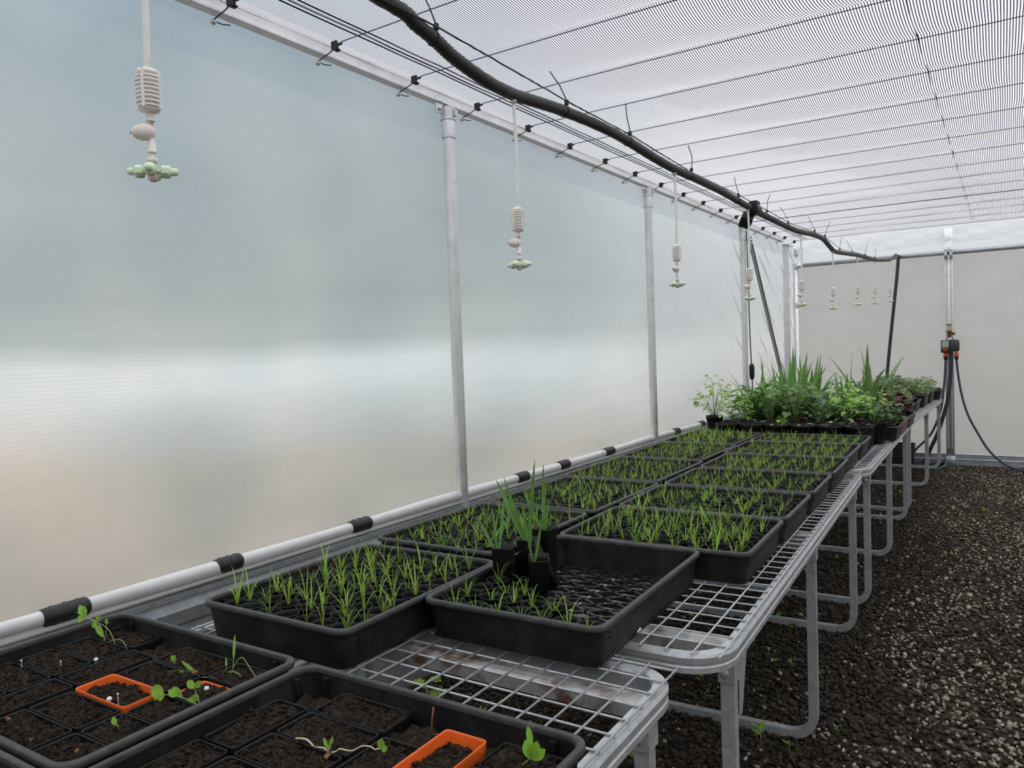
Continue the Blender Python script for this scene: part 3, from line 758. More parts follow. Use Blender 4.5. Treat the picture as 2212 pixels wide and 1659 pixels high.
for i, (y, zw) in enumerate(drop):
    z, x = line_z(y)
    s = empty('hanging_sprinkler', (x, y, z - .0165))
    tag(s, 'white hanging sprinkler with pale green nozzles, %s from the camera along the pipe' % ORD[i], 'sprinkler', 'sprinklers hanging from the irrigation line')
    inst('nipple', SG['nipple'], s, None, None, .85)
    h = (z - .0165) - zw
    b = MB(); b.tube(smooth_path([(0, 0, 0), (.004, .0, -h * .5), (0, 0, -h - .004)], 4), .0050 if i else .0052, 10); b.build('drop_tube', 'cream', s)
    rz = [.2, 1.05, .75, .35, .3, .4, .9, .6, 1.1][i]
    wt = inst('ribbed_weight', SG['weight'], s, (0, 0, -h), (0, 0, rz), SK)
    ct = inst('connector_tube', SG['tube'], s, (0, 0, -h), (0, 0, rz), SK)
    cv = inst('check_valve', SG['valve'], s, (0, 0, -h), (0, 0, [.15, -.1, .9, -.1, -.15, -.1, .0, 0, .1][i]), SK)
    inst('blue_dot', SG['dot'], cv)
    hb = inst('cross_hub', SG['hub'], s, (0, 0, -h), (0, 0, rz), SK)
    for k in range(4): inst('nozzle', SG['nozzle'], hb, (0, 0, -.226), (0, 0, k * math.pi / 2 + .62))

# ------------------------------------------------------------------ benches
RAIL = [(-.018, -.021), (.017, -.021), (.017, -.008), (.014, -.005), (.014, -.001), (.017, .002), (.018, .015), (.014, .021), (-.014, .021), (-.018, .015)]
def bench(y0, y1, xr, rz, legs, label, gap=(.0625, .0625), rusty=True, corner=.085, bolts=(0,)):
    Wd = 1.235; Ln = y1 - y0
    r = empty('growing_bench', (xr, y0, 0), rz); tag(r, label, 'bench', 'galvanised mesh benches along the wall')
    # frame loop: centre line of the rail, outer edge at x=0
    loop = [(x - Wd / 2 + .0, y + Ln / 2, .775) for x, y in rrect(Wd - .036, Ln - .036, corner, 8)]
    b = MB(); b.sweep(loop, RAIL, True); fr = b.build('frame', 'galv_bench', r)
    for yl in legs:
        b = MB(); b.sweep([(-.02, yl - y0, .772), (-Wd + .02, yl - y0, .772)], [(-.026, -.018), (.026, -.018), (.026, .010), (.02, .016), (-.02, .016), (-.026, .010)])
        cbm = b.build('crossbar', 'galv_rust', r)
    nb = MB()
    ny = int((Ln - .06) / gap[1]); nx = int((Wd + .0) / gap[0])
    e0, e1 = .09, .09
    for j in range(ny + 1):
        y = Ln - .006 - j * gap[1]
        if y < .0: break
        nb.tube([(-Wd + .01, y, .7995), (-.012, y, .7995)], .0026, 6)
    for i in range(nx + 1):
        x = -.012 - i * gap[0]
        nb.tube([(x, .0, .8042), (x, Ln - .004, .8042)], .0026, 6)
    nb.build('wire_mesh', 'galv_bench', r)
    for k, yl in enumerate(legs):
        x0, x1 = -.035, -Wd + .035; rr = .085; path = [(x0, yl - y0, .752)]
        for q in range(9):
            a = math.radians(90 * q / 8); path.append((x0 - rr + rr * math.cos(a), yl - y0, .018 + rr - rr * math.sin(a)))
        for q in range(9):
            a = math.radians(90 * q / 8); path.append((x1 + rr - rr * math.sin(a), yl - y0, .018 + rr - rr * math.cos(a)))
        path.append((x1, yl - y0, .752))
        b = MB(); b.sweep(path, [(-.0165, -.0165), (.0165, -.0165), (.0165, -.004), (.0145, 0), (.0165, .004), (.0165, .0165), (-.0165, .0165), (-.0165, .004), (-.0145, 0), (-.0165, -.004)], up=(0, 1, 0))
        lg = b.build('leg_frame', 'galv_bench', r)
        for s, xx in ((1, x0), (-1, x1)):
            b = MB()
            b.box((xx - .020, yl - y0 - .024, .69), (xx + .020, yl - y0 + .024, .757)); b.box((xx + s * .021 - .002, yl - y0 - .016, .752), (xx + s * .021 + .002, yl - y0 + .016, .80))
            br = b.build('bracket', 'galv_bench', lg)
            b = MB(); b.lathe([(.012, 0), (.012, .005), (.007, .009), (0, .009)], (xx - .004, yl - y0 - .024, .715), 10, axis=(0, -1, 0)); b.build('bolt', 'galv_bench', br)
    return r
B1 = bench(-.95, 1.535, -.565, .010, [-.45, .45, 1.40], 'galvanised mesh bench carrying the square-pot trays', bolts=(1,))
B2 = bench(1.625, 4.34, -.528, .041, [1.785, 2.93, 4.12], 'galvanised mesh bench carrying the grass seedling trays', corner=.10)
B3 = bench(4.42, 7.03, -.628, .018, [4.595, 5.705, 6.88], 'galvanised mesh bench under the big round pots')
B4 = bench(7.09, 9.86, -.685, -.023, [7.23, 8.55, 9.735], 'galvanised mesh bench nearest the end wall')
# gusset and loose clamp at the rounded end of the second bench
b = MB(); b.add([(-.548, 1.803, .755), (-.548, 1.865, .755), (-.548, 1.815, .60), (-.548, 1.803, .60), (-.552, 1.803, .755), (-.552, 1.865, .755), (-.552, 1.815, .60), (-.552, 1.803, .60)], [(0, 1, 2, 3), (7, 6, 5, 4), (0, 4, 5, 1), (1, 5, 6, 2), (2, 6, 7, 3), (3, 7, 4, 0)])
b.build('gusset', 'galv', B2).matrix_parent_inverse = Matrix.Rotation(-.041, 4, 'Z') @ Matrix.Translation((.528, -1.625, 0))
for (x, y, nm) in ((-.775, 1.655, 'lying on the end rail of the seedling bench'), (-.79, 1.555, 'lying beside the half-empty tray')):
    p = empty('hose_clip', (x, y, .808)); tag(p, 'small loose metal clip ' + nm, 'clip')
    b = MB(); b.sweep([(-.03, 0, .004), (.02, -.004, .004)], [(-.008, -.003), (.008, -.003), (.008, .003), (-.008, .003)]); b.tube([(.012, .012, .006), (.022, .016, .014), (.032, .008, .016), (.028, -.004, .01)], .004, 6); b.build('strap', 'galv', p)
    b = MB(); b.lathe([(.005, 0), (.005, .012), (.008, .012), (.008, .017), (0, .017)], (.0, .004, .006), 8); b.build('screw', 'galv', p)

# ------------------------------------------------------------------ trays
TZ = .808
def tray(name, label, cx, cy, w, d, rz=0, h=.097, lattice=False, m='tray', grp='black seedling trays on the benches', z=TZ, ribs=True):
    r = empty(name, (cx, cy, z), rz); tag(r, label, 'tray', grp)
    R0 = .034
    def lp(s, zz): return [(x, y, zz) for x, y in rrect(w - 2 * s, d - 2 * s, max(.012, R0 - s * .4), 5)]
    b = MB(); b.loft([lp(.020, 0), lp(.008, h - .014), lp(.008, h - .006)]); b.loft([lp(.011, h - .003), lp(.011, h - .016), lp(.024, .003)])
    if ribs:
        for sx in (-1, 1):
            for fx in (.40,):
                for sy in (-1, 1):
                    b.box((sx * fx * w - .006, sy * (d / 2 - .016) - .004, h * .55), (sx * fx * w + .006, sy * (d / 2 - .016) + .007 * 1, h - .014))
                    b.box((sx * (w / 2 - .016) - .004, sy * fx * d - .006, h * .55), (sx * (w / 2 - .016) + .007, sy * fx * d + .006, h - .014))
    if lattice:
        for k in range(7):
            zz = h * (.16 + .12 * k)
            sarc = [(w / 2 - .0205 + .0125 * (zz + .010 * math.sin(math.pi * t)) / h, -d * .44 + d * .88 * t, zz - .012 + .018 * math.sin(math.pi * t)) for t in [q / 24 for q in range(25)]]
            (rbm := rbm if k else MB()).tube(sarc, .0011, 4)
    b.build('wall', m, r)
    if lattice: rbm.build('side_rib', 'rim', r)
    b = MB(); b.loft([lp(.009, h - .013), lp(0, h - .013), lp(-.0005, h - .009), lp(0, h - .002), lp(.003, h), lp(.010, h), lp(.012, h - .003), lp(.012, h - .010)])
    b.build('rim', 'rim' if m == 'tray' else m, r)
    b = MB()
    if lattice:
        iw, id_ = w - .048, d - .048
        def bar(c, ang, wd=.0045):
            # clip a line to the floor rectangle
            dx, dy = math.cos(ang), math.sin(ang); ts = []
            t0, t1 = -9, 9
            for p0, dd, hh in ((c[0], dx, iw / 2), (c[1], dy, id_ / 2)):
                if abs(dd) > 1e-9:
                    a, bb = (-hh - p0) / dd, (hh - p0) / dd
                    t0, t1 = max(t0, min(a, bb)), min(t1, max(a, bb))
            if t1 - t0 > .02:
                b.sweep([(c[0] + dx * t0, c[1] + dy * t0, .004), (c[0] + dx * t1, c[1] + dy * t1, .004)], [(-wd, -.003), (wd, -.003), (wd, .004), (-wd, .004)])
        for k in range(-12, 13):
            bar((0, k * .058), math.radians(31)); bar((0, k * .058), math.radians(149))
        for x in (-iw / 2 + .006, iw / 2 - .006): b.box((x - .008, -id_ / 2, .0), (x + .008, id_ / 2, .006))
        for y in (-id_ / 2 + .006, id_ / 2 - .006, 0): b.box((-iw / 2, y - .008, .0), (iw / 2, y + .008, .006))
    else:
        lpb = rrect(w - .042, d - .042, .02, 4); b.loft([[(x, y, .001) for x, y in lpb], [(x, y, .005) for x, y in lpb]], True, True, False)
    b.build('base_lattice', m, r)
    return r
TR = {}
def T(key, label, cx, cy, w, d, rz, **k):
    TR[key] = (cx, cy, w, d, rz); return tray('seedling_tray', label, cx, cy, w, d, rz, **k)
tray('square_pot_tray', 'black tray of square soil pots beside the white wall pipe', -1.492, .774, .625, .465, .012, grp='trays of square pots')
tray('square_pot_tray', 'black tray rim just showing in front of the wall-pipe tray', -1.500, .298, .625, .465, .012, grp='trays of square pots')
tray('square_pot_tray', 'black tray of square soil pots at the aisle edge of the near bench', -.843, .774, .620, .470, .012, grp='trays of square pots')
T('L1', 'near wall-side tray full of grass seedlings beside the half-empty tray', -1.462, 1.455, .495, .620, .020)
T('R1', 'half-empty black tray with an open lattice floor and deep pots', -.978, 1.765, .485, .700, .030, lattice=True)
T('L2', 'second seedling tray along the wall side, beside a wall post', -1.518, 2.135, .485, .618, .004)
T('R2', 'aisle-side seedling tray touching the half-empty tray', -.930, 2.362, .615, .482, .034)
T('L3', 'third seedling tray along the wall side', -1.512, 2.79, .480, .640, -.004)
T('R3', 'second full seedling tray along the aisle edge', -.945, 2.85, .620, .472, .030)
T('L4', 'fourth seedling tray along the wall side', -1.545, 3.46, .480, .650, .010)
T('R4', 'third full seedling tray along the aisle edge', -.960, 3.345, .622, .472, .034)
T('L5', 'fifth seedling tray along the wall side', -1.570, 4.13, .470, .640, .010)
T('R5', 'fourth full seedling tray along the aisle edge', -.975, 3.85, .622, .490, .034)
T('L6', 'last seedling tray along the wall side', -1.600, 4.80, .470, .640, .010)
T('R6', 'fifth full seedling tray along the aisle edge', -1.010, 4.39, .640, .545, .030)
T('R7', 'last seedling tray before the big round pots', -1.020, 4.885, .640, .41, .020)

# ------------------------------------------------------------------ tube pots with grass seedlings
def pot_mesh():
    b = MB(); b.lathe([(0, .001), (.0235, .001), (.0245, .0), (.0285, .066), (.0305, .067), (.0310, .0705), (.0300, .0725), (.0288, .0715), (.0280, .062), (.0272, .050)], n=18)
    return b.mesh('tube_pot', 'pot')
def soil_mesh():
    b = MB(); n = 12; vs = [(0, 0, .058)]
    for k, (r, z) in enumerate(((.012, .0575), (.0278, .055))):
        for i in range(n):
            a = 2 * math.pi * i / n; vs.append((r * math.cos(a), r * math.sin(a), z + R.uniform(-.0015, .002)))
    fs = [(0, 1 + i, 1 + (i + 1) % n) for i in range(n)] + [(1 + i, 1 + n + i, 1 + n + (i + 1) % n, 1 + (i + 1) % n) for i in range(n)]
    b.add(vs, fs, True); return b.mesh('soil', 'soil')
def blade(b, base, az, tilt, ln, w, droop, seg=6, mi=0, fold=.25):
    """one grass blade: starts at base, leans by tilt towards azimuth az, tip droops"""
    pts = []; ws = []; p = Vector(base); th = tilt
    for i in range(seg + 1):
        t = i / seg
        pts.append(p.copy()); ws.append(w * (1 - t ** 2.2) * (.75 + .6 * min(1, t * 3)) + .00012)
        th = tilt + droop * t * t
        p = p + Vector((math.sin(th) * math.cos(az), math.sin(th) * math.sin(az), math.cos(th))) * (ln / seg)
    b.ribbon(pts, ws, (-math.sin(az), math.cos(az), 0), fold, mi)
def seedling_mesh(seed):
    q = random.Random(seed); b = MB()
    n = q.choice([3, 4, 5, 5, 6, 6, 7, 8, 10]); big = q.uniform(.85, 1.22)
    x, y = q.uniform(-.009, .009), q.uniform(-.009, .009)
    a0 = q.uniform(0, 6.3)
    for k in range(n):
        a = a0 + k * 2.4 + q.uniform(-.5, .5)
        ln = big * q.uniform(.035, .085); tilt = q.uniform(.1, .75) if k > 0 else q.uniform(0, .2)
        if q.random() < .68: blade(b, (x + .0015 * math.cos(a), y + .0015 * math.sin(a), .054), a, tilt * .6, ln * 1.1, q.uniform(.0009, .0013), q.uniform(.9, 2.3), 8)
        else: blade(b, (x + .0015 * math.cos(a), y + .0015 * math.sin(a), .054), a, tilt, ln, q.uniform(.001, .0015), q.uniform(.0, .7), 7)
    return b.mesh('grass_seedling', 'seedling' if seed % 4 else 'seed_dark')
PM, SM_ = pot_mesh(), soil_mesh()
GM = [seedling_mesh(100 + i) for i in range(24)]
DESC = {'L1': 'the near wall-side tray', 'R1': 'the half-empty tray', 'L2': 'the second wall-side tray', 'R2': 'the first full aisle-side tray', 'R3': 'the second full aisle-side tray', 'L3': 'the third wall-side tray', 'R4': 'the third full aisle-side tray', 'L4': 'the fourth wall-side tray', 'R5': 'the fourth full aisle-side tray', 'L5': 'the fifth wall-side tray'}
allp = []
for key, (cx, cy, w, d, rz) in TR.items():
    iw, id_ = w - .058, d - .058
    nx = round(iw / .0635); ny = round(id_ / .0640)
    for j in range(ny):
        for i in range(nx):
            if key == 'R1':
                if j > 3: continue
                if j == 1 and i > 4: continue
                if j == 2 and i > 2: continue
                if j == 3 and i > 0: continue
            x = -iw / 2 + iw * (i + .5) / nx + R.uniform(-.0022, .0022)
            y = -id_ / 2 + id_ * (j + .5) / ny + R.uniform(-.0022, .0022)
            c, s = math.cos(rz), math.sin(rz)
            X, Y = cx + x * c - y * s, cy + x * s + y * c
            allp.append((math.hypot(X, Y), key, i, j, X, Y))
allp.sort()
far = MB()
me_cache = {}
def mesh_py(me):
    if me.name not in me_cache:
        me_cache[me.name] = ([v.co.copy() for v in me.vertices], [tuple(p.vertices) for p in me.polygons])
    return me_cache[me.name]
BARE = set()
for n_, (dist, key, i, j, X, Y) in enumerate(allp):
    gone = R.random() < (.05 if key in ('R2', 'L1', 'R1') else .09)
    rz = R.uniform(0, 6.28); tx, ty = R.gauss(0, .025), R.gauss(0, .025); zz = TZ + .006 + R.uniform(0, .004)
    gm = GM[R.randrange(24)]; sc = R.uniform(.8, 1.12) * (1.15 if key in ('L1', 'R2') else 1)
    if key == 'L6': sc *= 1.25
    if n_ < 300:
        p = inst('tube_pot', PM, None, (X, Y, zz), (tx, ty, rz))
        tag(p, ('bare' if gone else 'seedling') + ' tube pot, %s from the wall, row %s of %s' % (ORD[i], 'one two three four five six seven eight nine ten eleven'.split()[j], DESC[key]), 'plant pot', 'tube pots in ' + DESC[key])
        inst('soil', SM_, p)
        if not gone: inst('grass_seedling', gm, p, None, None, sc)
    else:
        mw = Matrix.Translation((X, Y, zz)) @ Matrix.Rotation(rz, 4, 'Z')
        for me, mi in ((PM, 0), (SM_, 1)) + (() if gone else ((gm, 2),)):
            vs, fs = mesh_py(me)
            far.add([mw @ (v if mi != 2 else Vector((v.x * sc, v.y * sc, .055 + (v.z - .055) * sc))) for v in vs], fs, True, mi)
tag(far.build('tube_pots_with_seedlings', ['pot', 'soil', 'seedling']), 'mass of small tube pots with grass seedlings in the far trays', 'plant pots', kind='stuff')

# ------------------------------------------------------------------ square soil pots in the two near trays
def square_pot(x, y, w, d, h, label, grp, m='pot', z=TZ + .007, level=.0035, heap=.004, rz=0.012, tilt=(0, 0)):
    r = empty('square_pot', (x, y, z), 0, (tilt[0], tilt[1], rz)); tag(r, label, 'plant pot', grp)
    def lp(sx, zz): return [(a, b_, zz) for a, b_ in rrect(w - 2 * sx, d - 2 * sx, .008, 3)]
    t = .012
    b = MB(); b.loft([lp(t, .0), lp(.0008, h - .012), lp(.0004, h - .006), lp(.0, h - .001), lp(.0005, h), lp(.0015, h), lp(.002, h - .004), lp(.003, h - .020), lp(.010, h - .045)], cap0=True)
    b.build('pot_wall', m, r)
    nx, ny = max(6, int(w / .0065)), max(5, int(d / .0065)); q = random.Random(int(x * 1000) * 7 + int(y * 1000))
    b = MB(); vs = []; ph = [q.uniform(0, 6) for _ in range(4)]
    for j in range(ny + 1):
        for i in range(nx + 1):
            u, v = i / nx, j / ny
            e = min(u, 1 - u, v, 1 - v)
            zz = h - level + .004 * math.sin(u * 7 + ph[0]) * math.sin(v * 5 + ph[1]) + .003 * math.sin(u * 17 + ph[2] + v * 6) * math.sin(v * 13 + ph[3])
            zz += q.uniform(-.0022, .0034) + heap * math.sin(math.pi * u) * math.sin(math.pi * v)
            if e == 0: zz -= q.uniform(.003, .010)
            elif e < .12: zz -= q.uniform(0, .004)
            vs.append(((u - .5) * (w - .008), (v - .5) * (d - .008), zz))
    b.add(vs, [(j * (nx + 1) + i, j * (nx + 1) + i + 1, (j + 1) * (nx + 1) + i + 1, (j + 1) * (nx + 1) + i) for j in range(ny) for i in range(nx)], False)
    for _ in range(int(nx * ny * .9)):      # clods and fibres lying on the mix
        u, v = q.uniform(.02, .98), q.uniform(.03, .97); i, j = int(u * nx), int(v * ny); zz = vs[j * (nx + 1) + i][2]
        c = Vector(((u - .5) * (w - .008), (v - .5) * (d - .008), zz)); rr = q.uniform(.0006, .0022) * (1.8 if q.random() < .06 else 1)
        mm = Matrix.Translation(c) @ Matrix.Rotation(q.uniform(0, 6), 4, (q.random(), q.random(), 1))
        b.box((-rr * q.uniform(.8, 2.6), -rr, -rr * .7), (rr * q.uniform(.8, 2.6), rr, rr * .7), m=mm)
    b.build('soil', 'soil', r)
    return r
GA, GB = 'square pots in the tray by the wall pipe', 'square pots in the aisle-side tray'
def rows(cols, grp, where):
    for ci, (x, w, ys, d, names) in enumerate(cols):
        for ri, y in enumerate(ys):
            special = names.get(ri)
            kw = dict(special[1]) if special else {}
            lab = special[0] if special else 'square soil pot, column %s from the wall, row %s from camera, %s' % (ORD_N[ci], ORD_N[ri], where)
            square_pot(x, y, w, d, kw.pop('h', .062), lab, grp, **kw)
ORD_N = 'one two three four five six seven eight'.split()
def ycol(y0, n, p): return [y0 + p * k for k in range(n)]
rows([
    (-1.704, .163, ycol(.628, 4, .0815) + [.957], .078, {4: ('black square pot holding a vetch-like weed, against the white wall pipe', {'level': .010})}),
    (-1.573, .078, [.668, .833], .160, {}),
    (-1.432, .168, ycol(.612, 5, .0825), .079, {2: ('orange square pot of soil in the tray by the wall pipe', {'m': 'orange', 'h': .065, 'level': .012})}),
    (-1.258, .160, ycol(.612, 5, .0825), .079, {3: ('sunken orange-edged square pot under wilting grass weeds', {'m': 'orange', 'h': .056, 'level': .002, 'heap': .006})}),
], GA, 'wall-pipe tray')
rows([
    (-1.090, .082, [.662, .828], .160, {}),
    (-.955, .166, ycol(.612, 5, .0835), .080, {}),
    (-.820, .082, [.655, .820], .160, {}),
    (-.730, .082, [.68, .872], .160, {1: ('bright orange square pot standing above its neighbours', {'m': 'orange', 'h': .074, 'level': .018})}),
    (-.620, .118, ycol(.612, 5, .083), .079, {4: ('black square pot with heaped soil beside the bright orange pot', {'heap': .016, 'level': .004})}),
], GB, 'aisle tray')
# mix spilled between the pots
for o in [o for o in COL.objects if o.name.startswith('square_pot_tray')][:3]:
    if o.location.y < .5: continue
    w, d = .565, .41; nx, ny = 90, 66; q = random.Random(5); b = MB()
    b.add([((i / nx - .5) * w, (j / ny - .5) * d, .050 + .006 * math.sin(i * .37) * math.sin(j * .45 + 1) + .004 * math.sin(i * .9 + j * .7) + q.uniform(-.002, .0035)) for j in range(ny + 1) for i in range(nx + 1)],
          [(j * (nx + 1) + i, j * (nx + 1) + i + 1, (j + 1) * (nx + 1) + i + 1, (j + 1) * (nx + 1) + i) for j in range(ny) for i in range(nx)])
    b.build('spilled_soil', 'soil', o)

# ------------------------------------------------------------------ weeds and seedlings in those pots
def leaf(b, p0, p1, w, mi=0, up=(0, 0, 1), seg=5, droop=.0, shape=1.0, fold=.25):
    p0, p1 = Vector(p0), Vector(p1); d = p1 - p0; L_ = d.length
    side = d.cross(Vector(up))
    side = side.normalized() if side.length > 1e-6 else d.orthogonal().normalized()
    pts = []; ws = []
    for i in range(seg + 1):
        t = i / seg
        pts.append(p0 + d * t - Vector((0, 0, 1)) * droop * L_ * t * t + Vector((0, 0, 1)) * droop * L_ * .6 * t)
        ws.append(w * max(.02, math.sin(math.pi * min(1, t ** shape)) ** .75) if 0 < i < seg else w * .06)
    b.ribbon(pts, ws, side, fold, mi)
VIEW = Vector((.55, -.75, .35))
def weed(name, label, root, stems, leaves, r=.0011, lw=.42, sm='stem', lm='weed', grp=None):
    o = empty(name, root); tag(o, label, 'weed', grp); q = Vector(root)
    b = MB()
    for s_ in stems:
        pp = smooth_path([Vector(p) - q for p in s_], 4); n = len(pp)
        b.tube(pp, r, 6, rad=[r * (1 - .4 * i / n) for i in range(n)])
    b.build('stem', sm, o)
    for l in leaves:
        a, c = l[0], l[1]; w = l[2] if len(l) > 2 else (Vector(c) - Vector(a)).length * lw
        b = MB(); leaf(b, Vector(a) - q, Vector(c) - q, w, up=VIEW, fold=.2); b.build('leaf', lm, o)
    return o
weed('vetch_weed', 'leggy vetch-like weed leaning over the tray rim by the wall pipe', (-1.731, .915, .866),
     [[(-1.731, .915, .866), (-1.736, .915, .893), (-1.76, .916, .91), (-1.817, .918, .914), (-1.86, .92, .917)], [(-1.731, .915, .866), (-1.724, .916, .895), (-1.722, .917, .917)], [(-1.727, .915, .868), (-1.684, .915, .884), (-1.656, .915, .886), (-1.634, .915, .866)], [(-1.687, .915, .872), (-1.705, .915, .898), (-1.734, .915, .909), (-1.76, .915, .91)]],
     [((-1.817, .918, .915), (-1.838, .918, .938)), ((-1.817, .918, .915), (-1.815, .917, .941)), ((-1.822, .918, .913), (-1.85, .917, .899)), ((-1.761, .916, .913), (-1.744, .916, .932)), ((-1.761, .916, .911), (-1.783, .915, .896)), ((-1.723, .917, .911), (-1.719, .917, .927)), ((-1.735, .915, .88), (-1.764, .913, .908), .006)], .0012, .27)
weed('clover_weed', 'bright round-leaved weed trailing onto the tray rim', (-1.246, .825, .870),
     [[(-1.246, .825, .87), (-1.255, .826, .886), (-1.263, .827, .897)], [(-1.246, .825, .87), (-1.284, .815, .881), (-1.318, .800, .886)]],
     [((-1.263, .827, .899), (-1.283, .826, .909), .0075), ((-1.26, .827, .9), (-1.244, .828, .917), .006), ((-1.259, .823, .874), (-1.278, .821, .877), .007), ((-1.257, .824, .876), (-1.259, .825, .891), .007), ((-1.292, .81, .885), (-1.312, .805, .893), .0075), ((-1.318, .80, .886), (-1.350, .795, .893), .012), ((-1.316, .80, .884), (-1.338, .79, .875), .007), ((-1.284, .815, .882), (-1.318, .818, .893), .007)], .0011)
weed('grass_weed', 'uprooted pale grass weed sprawling across the soil', (-1.307, .932, .866),
     [[(-1.307, .932, .866), (-1.324, .92, .871), (-1.354, .90, .872)], [(-1.349, .915, .871), (-1.337, .925, .872), (-1.318, .932, .880), (-1.313, .932, .893)], [(-1.307, .932, .868), (-1.294, .932, .889), (-1.289, .932, .915)], [(-1.294, .932, .889), (-1.275, .932, .912), (-1.26, .932, .918), (-1.247, .932, .908), (-1.223, .932, .886)], [(-1.329, .932, .868), (-1.299, .932, .883), (-1.275, .932, .883), (-1.270, .932, .876)], [(-1.243, .932, .868), (-1.221, .932, .889), (-1.2, .932, .896), (-1.189, .932, .889)]],
     [((-1.290, .932, .908), (-1.281, .932, .962), .0030), ((-1.314, .932, .888), (-1.313, .932, .910), .002)], .0014, sm='stem', lm='leaf_bright')
weed('pale_weed', 'two-leaved yellowing weed beside the orange-edged pot', (-1.375, .908, .866),
     [[(-1.375, .908, .866), (-1.378, .908, .874), (-1.384, .908, .878)]], [((-1.376, .908, .872), (-1.428, .908, .889), .004), ((-1.376, .908, .872), (-1.436, .885, .874), .0045)], .001, lm='leaf_bright')
weed('sprout', 'tiny forked sprout in the soil behind the orange pot', (-1.464, .916, .866), [[(-1.464, .916, .866), (-1.466, .916, .876)]], [((-1.466, .916, .874), (-1.475, .916, .889)), ((-1.466, .916, .874), (-1.465, .917, .892)), ((-1.466, .916, .874), (-1.459, .916, .888))], .0011, .2)
weed('sprout', 'curled green sprout standing in front of the orange pot', (-1.269, .684, .864), [[(-1.269, .684, .864), (-1.271, .684, .879), (-1.276, .684, .893)]], [((-1.275, .684, .888), (-1.281, .684, .903), .005), ((-1.272, .684, .884), (-1.266, .684, .893), .003)], .0014)
weed('creeping_weed', 'pale creeping stem lying across the aisle-side tray', (-.909, .82, .872),
     [[(-.983, .82, .878), (-.96, .82, .883), (-.947, .82, .879), (-.939, .82, .875), (-.917, .82, .879), (-.909, .82, .874), (-.891, .82, .88), (-.881, .82, .887), (-.855, .82, .891), (-.833, .82, .904), (-.815, .82, .908), (-.806, .82, .906), (-.794, .82, .911)], [(-.909, .82, .874), (-.926, .82, .868)], [(-.909, .82, .874), (-.906, .82, .885)]],
     [((-.794, .82, .911), (-.792, .82, .927), .006), ((-.794, .82, .910), (-.780, .82, .916), .006), ((-.909, .82, .880), (-.917, .82, .897), .003), ((-.905, .82, .884), (-.895, .82, .904), .003), ((-.907, .82, .878), (-.902, .82, .892), .003)], .0017, sm='root')
weed('lobed_weed', 'lobed green weed with water drops beside the heaped soil', (-.626, .929, .868),
     [[(-.626, .929, .868), (-.611, .929, .883), (-.597, .929, .897)]], [((-.597, .929, .895), (-.605, .929, .923), .0085), ((-.597, .929, .895), (-.584, .929, .926), .010), ((-.597, .929, .895), (-.571, .929, .917), .009), ((-.595, .929, .915), (-.600, .929, .945), .005)], .0013)
b = MB(); b.tube([(-.804, .951, .866), (-.803, .951, .89), (-.798, .951, .918)], .0016, 6); b.tube([(-.803, .951, .872), (-.79, .951, .874), (-.775, .953, .880)], .0011, 5)
tag(b.build('twig', 'bark'), 'thin brown twig standing in the aisle-side tray', 'twig')
for i, (x, y, s_, lab) in enumerate([(-1.622, .837, 1, 'white pinhead mushroom between the first pots by the wall'), (-1.279, .862, 1.15, 'white mushroom beside the round-leaved weed'), (-1.405, .745, 1.1, 'fat white mushroom at the edge of the orange pot'), (-1.388, .752, .45, 'slender white mushroom standing in the orange pot'), (-1.731, .741, .45, 'tiny white mushroom in a pot along the wall side'), (-1.650, .78, .4, 'tiny white mushroom in the middle of the wall-pipe tray')]):
    p = empty('mushroom', (x, y, .8685)); tag(p, lab, 'mushroom', 'white mushrooms in the soil')
    hh = .010 * s_ if s_ > .9 else .022
    b = MB(); b.lathe([(.0013 if s_ > .9 else .0007, 0), (.0012 if s_ > .9 else .0006, hh)], n=8); b.build('stalk', 'shroom', p)
    b = MB(); b.lathe([(0, hh - .001), (.0042 * s_, hh - .001), (.0046 * s_, hh + .001), (.003 * s_, hh + .004 * s_), (0, hh + .0052 * s_)], n=10); b.build('cap', 'shroom', p)
for i, (x, y) in enumerate([(-1.60, .875), (-1.378, .905), (-1.50, .615), (-1.38, .595), (-1.27, .62), (-.90, .81), (-.60, .90)]):
    q = random.Random(i); b = MB(); b.box((-.006, -.0035, -.0015), (.006, .0035, .002), m=Matrix.Rotation(q.uniform(0, 3), 4, 'Z') @ Matrix.Rotation(.5, 4, 'X'))
    o = b.build('bark_chip', 'bark', None, (x, y, .8755)); tag(o, 'small reddish bark chip lying on the soil of a square pot', 'bark chip', 'bark chips on the square pots')

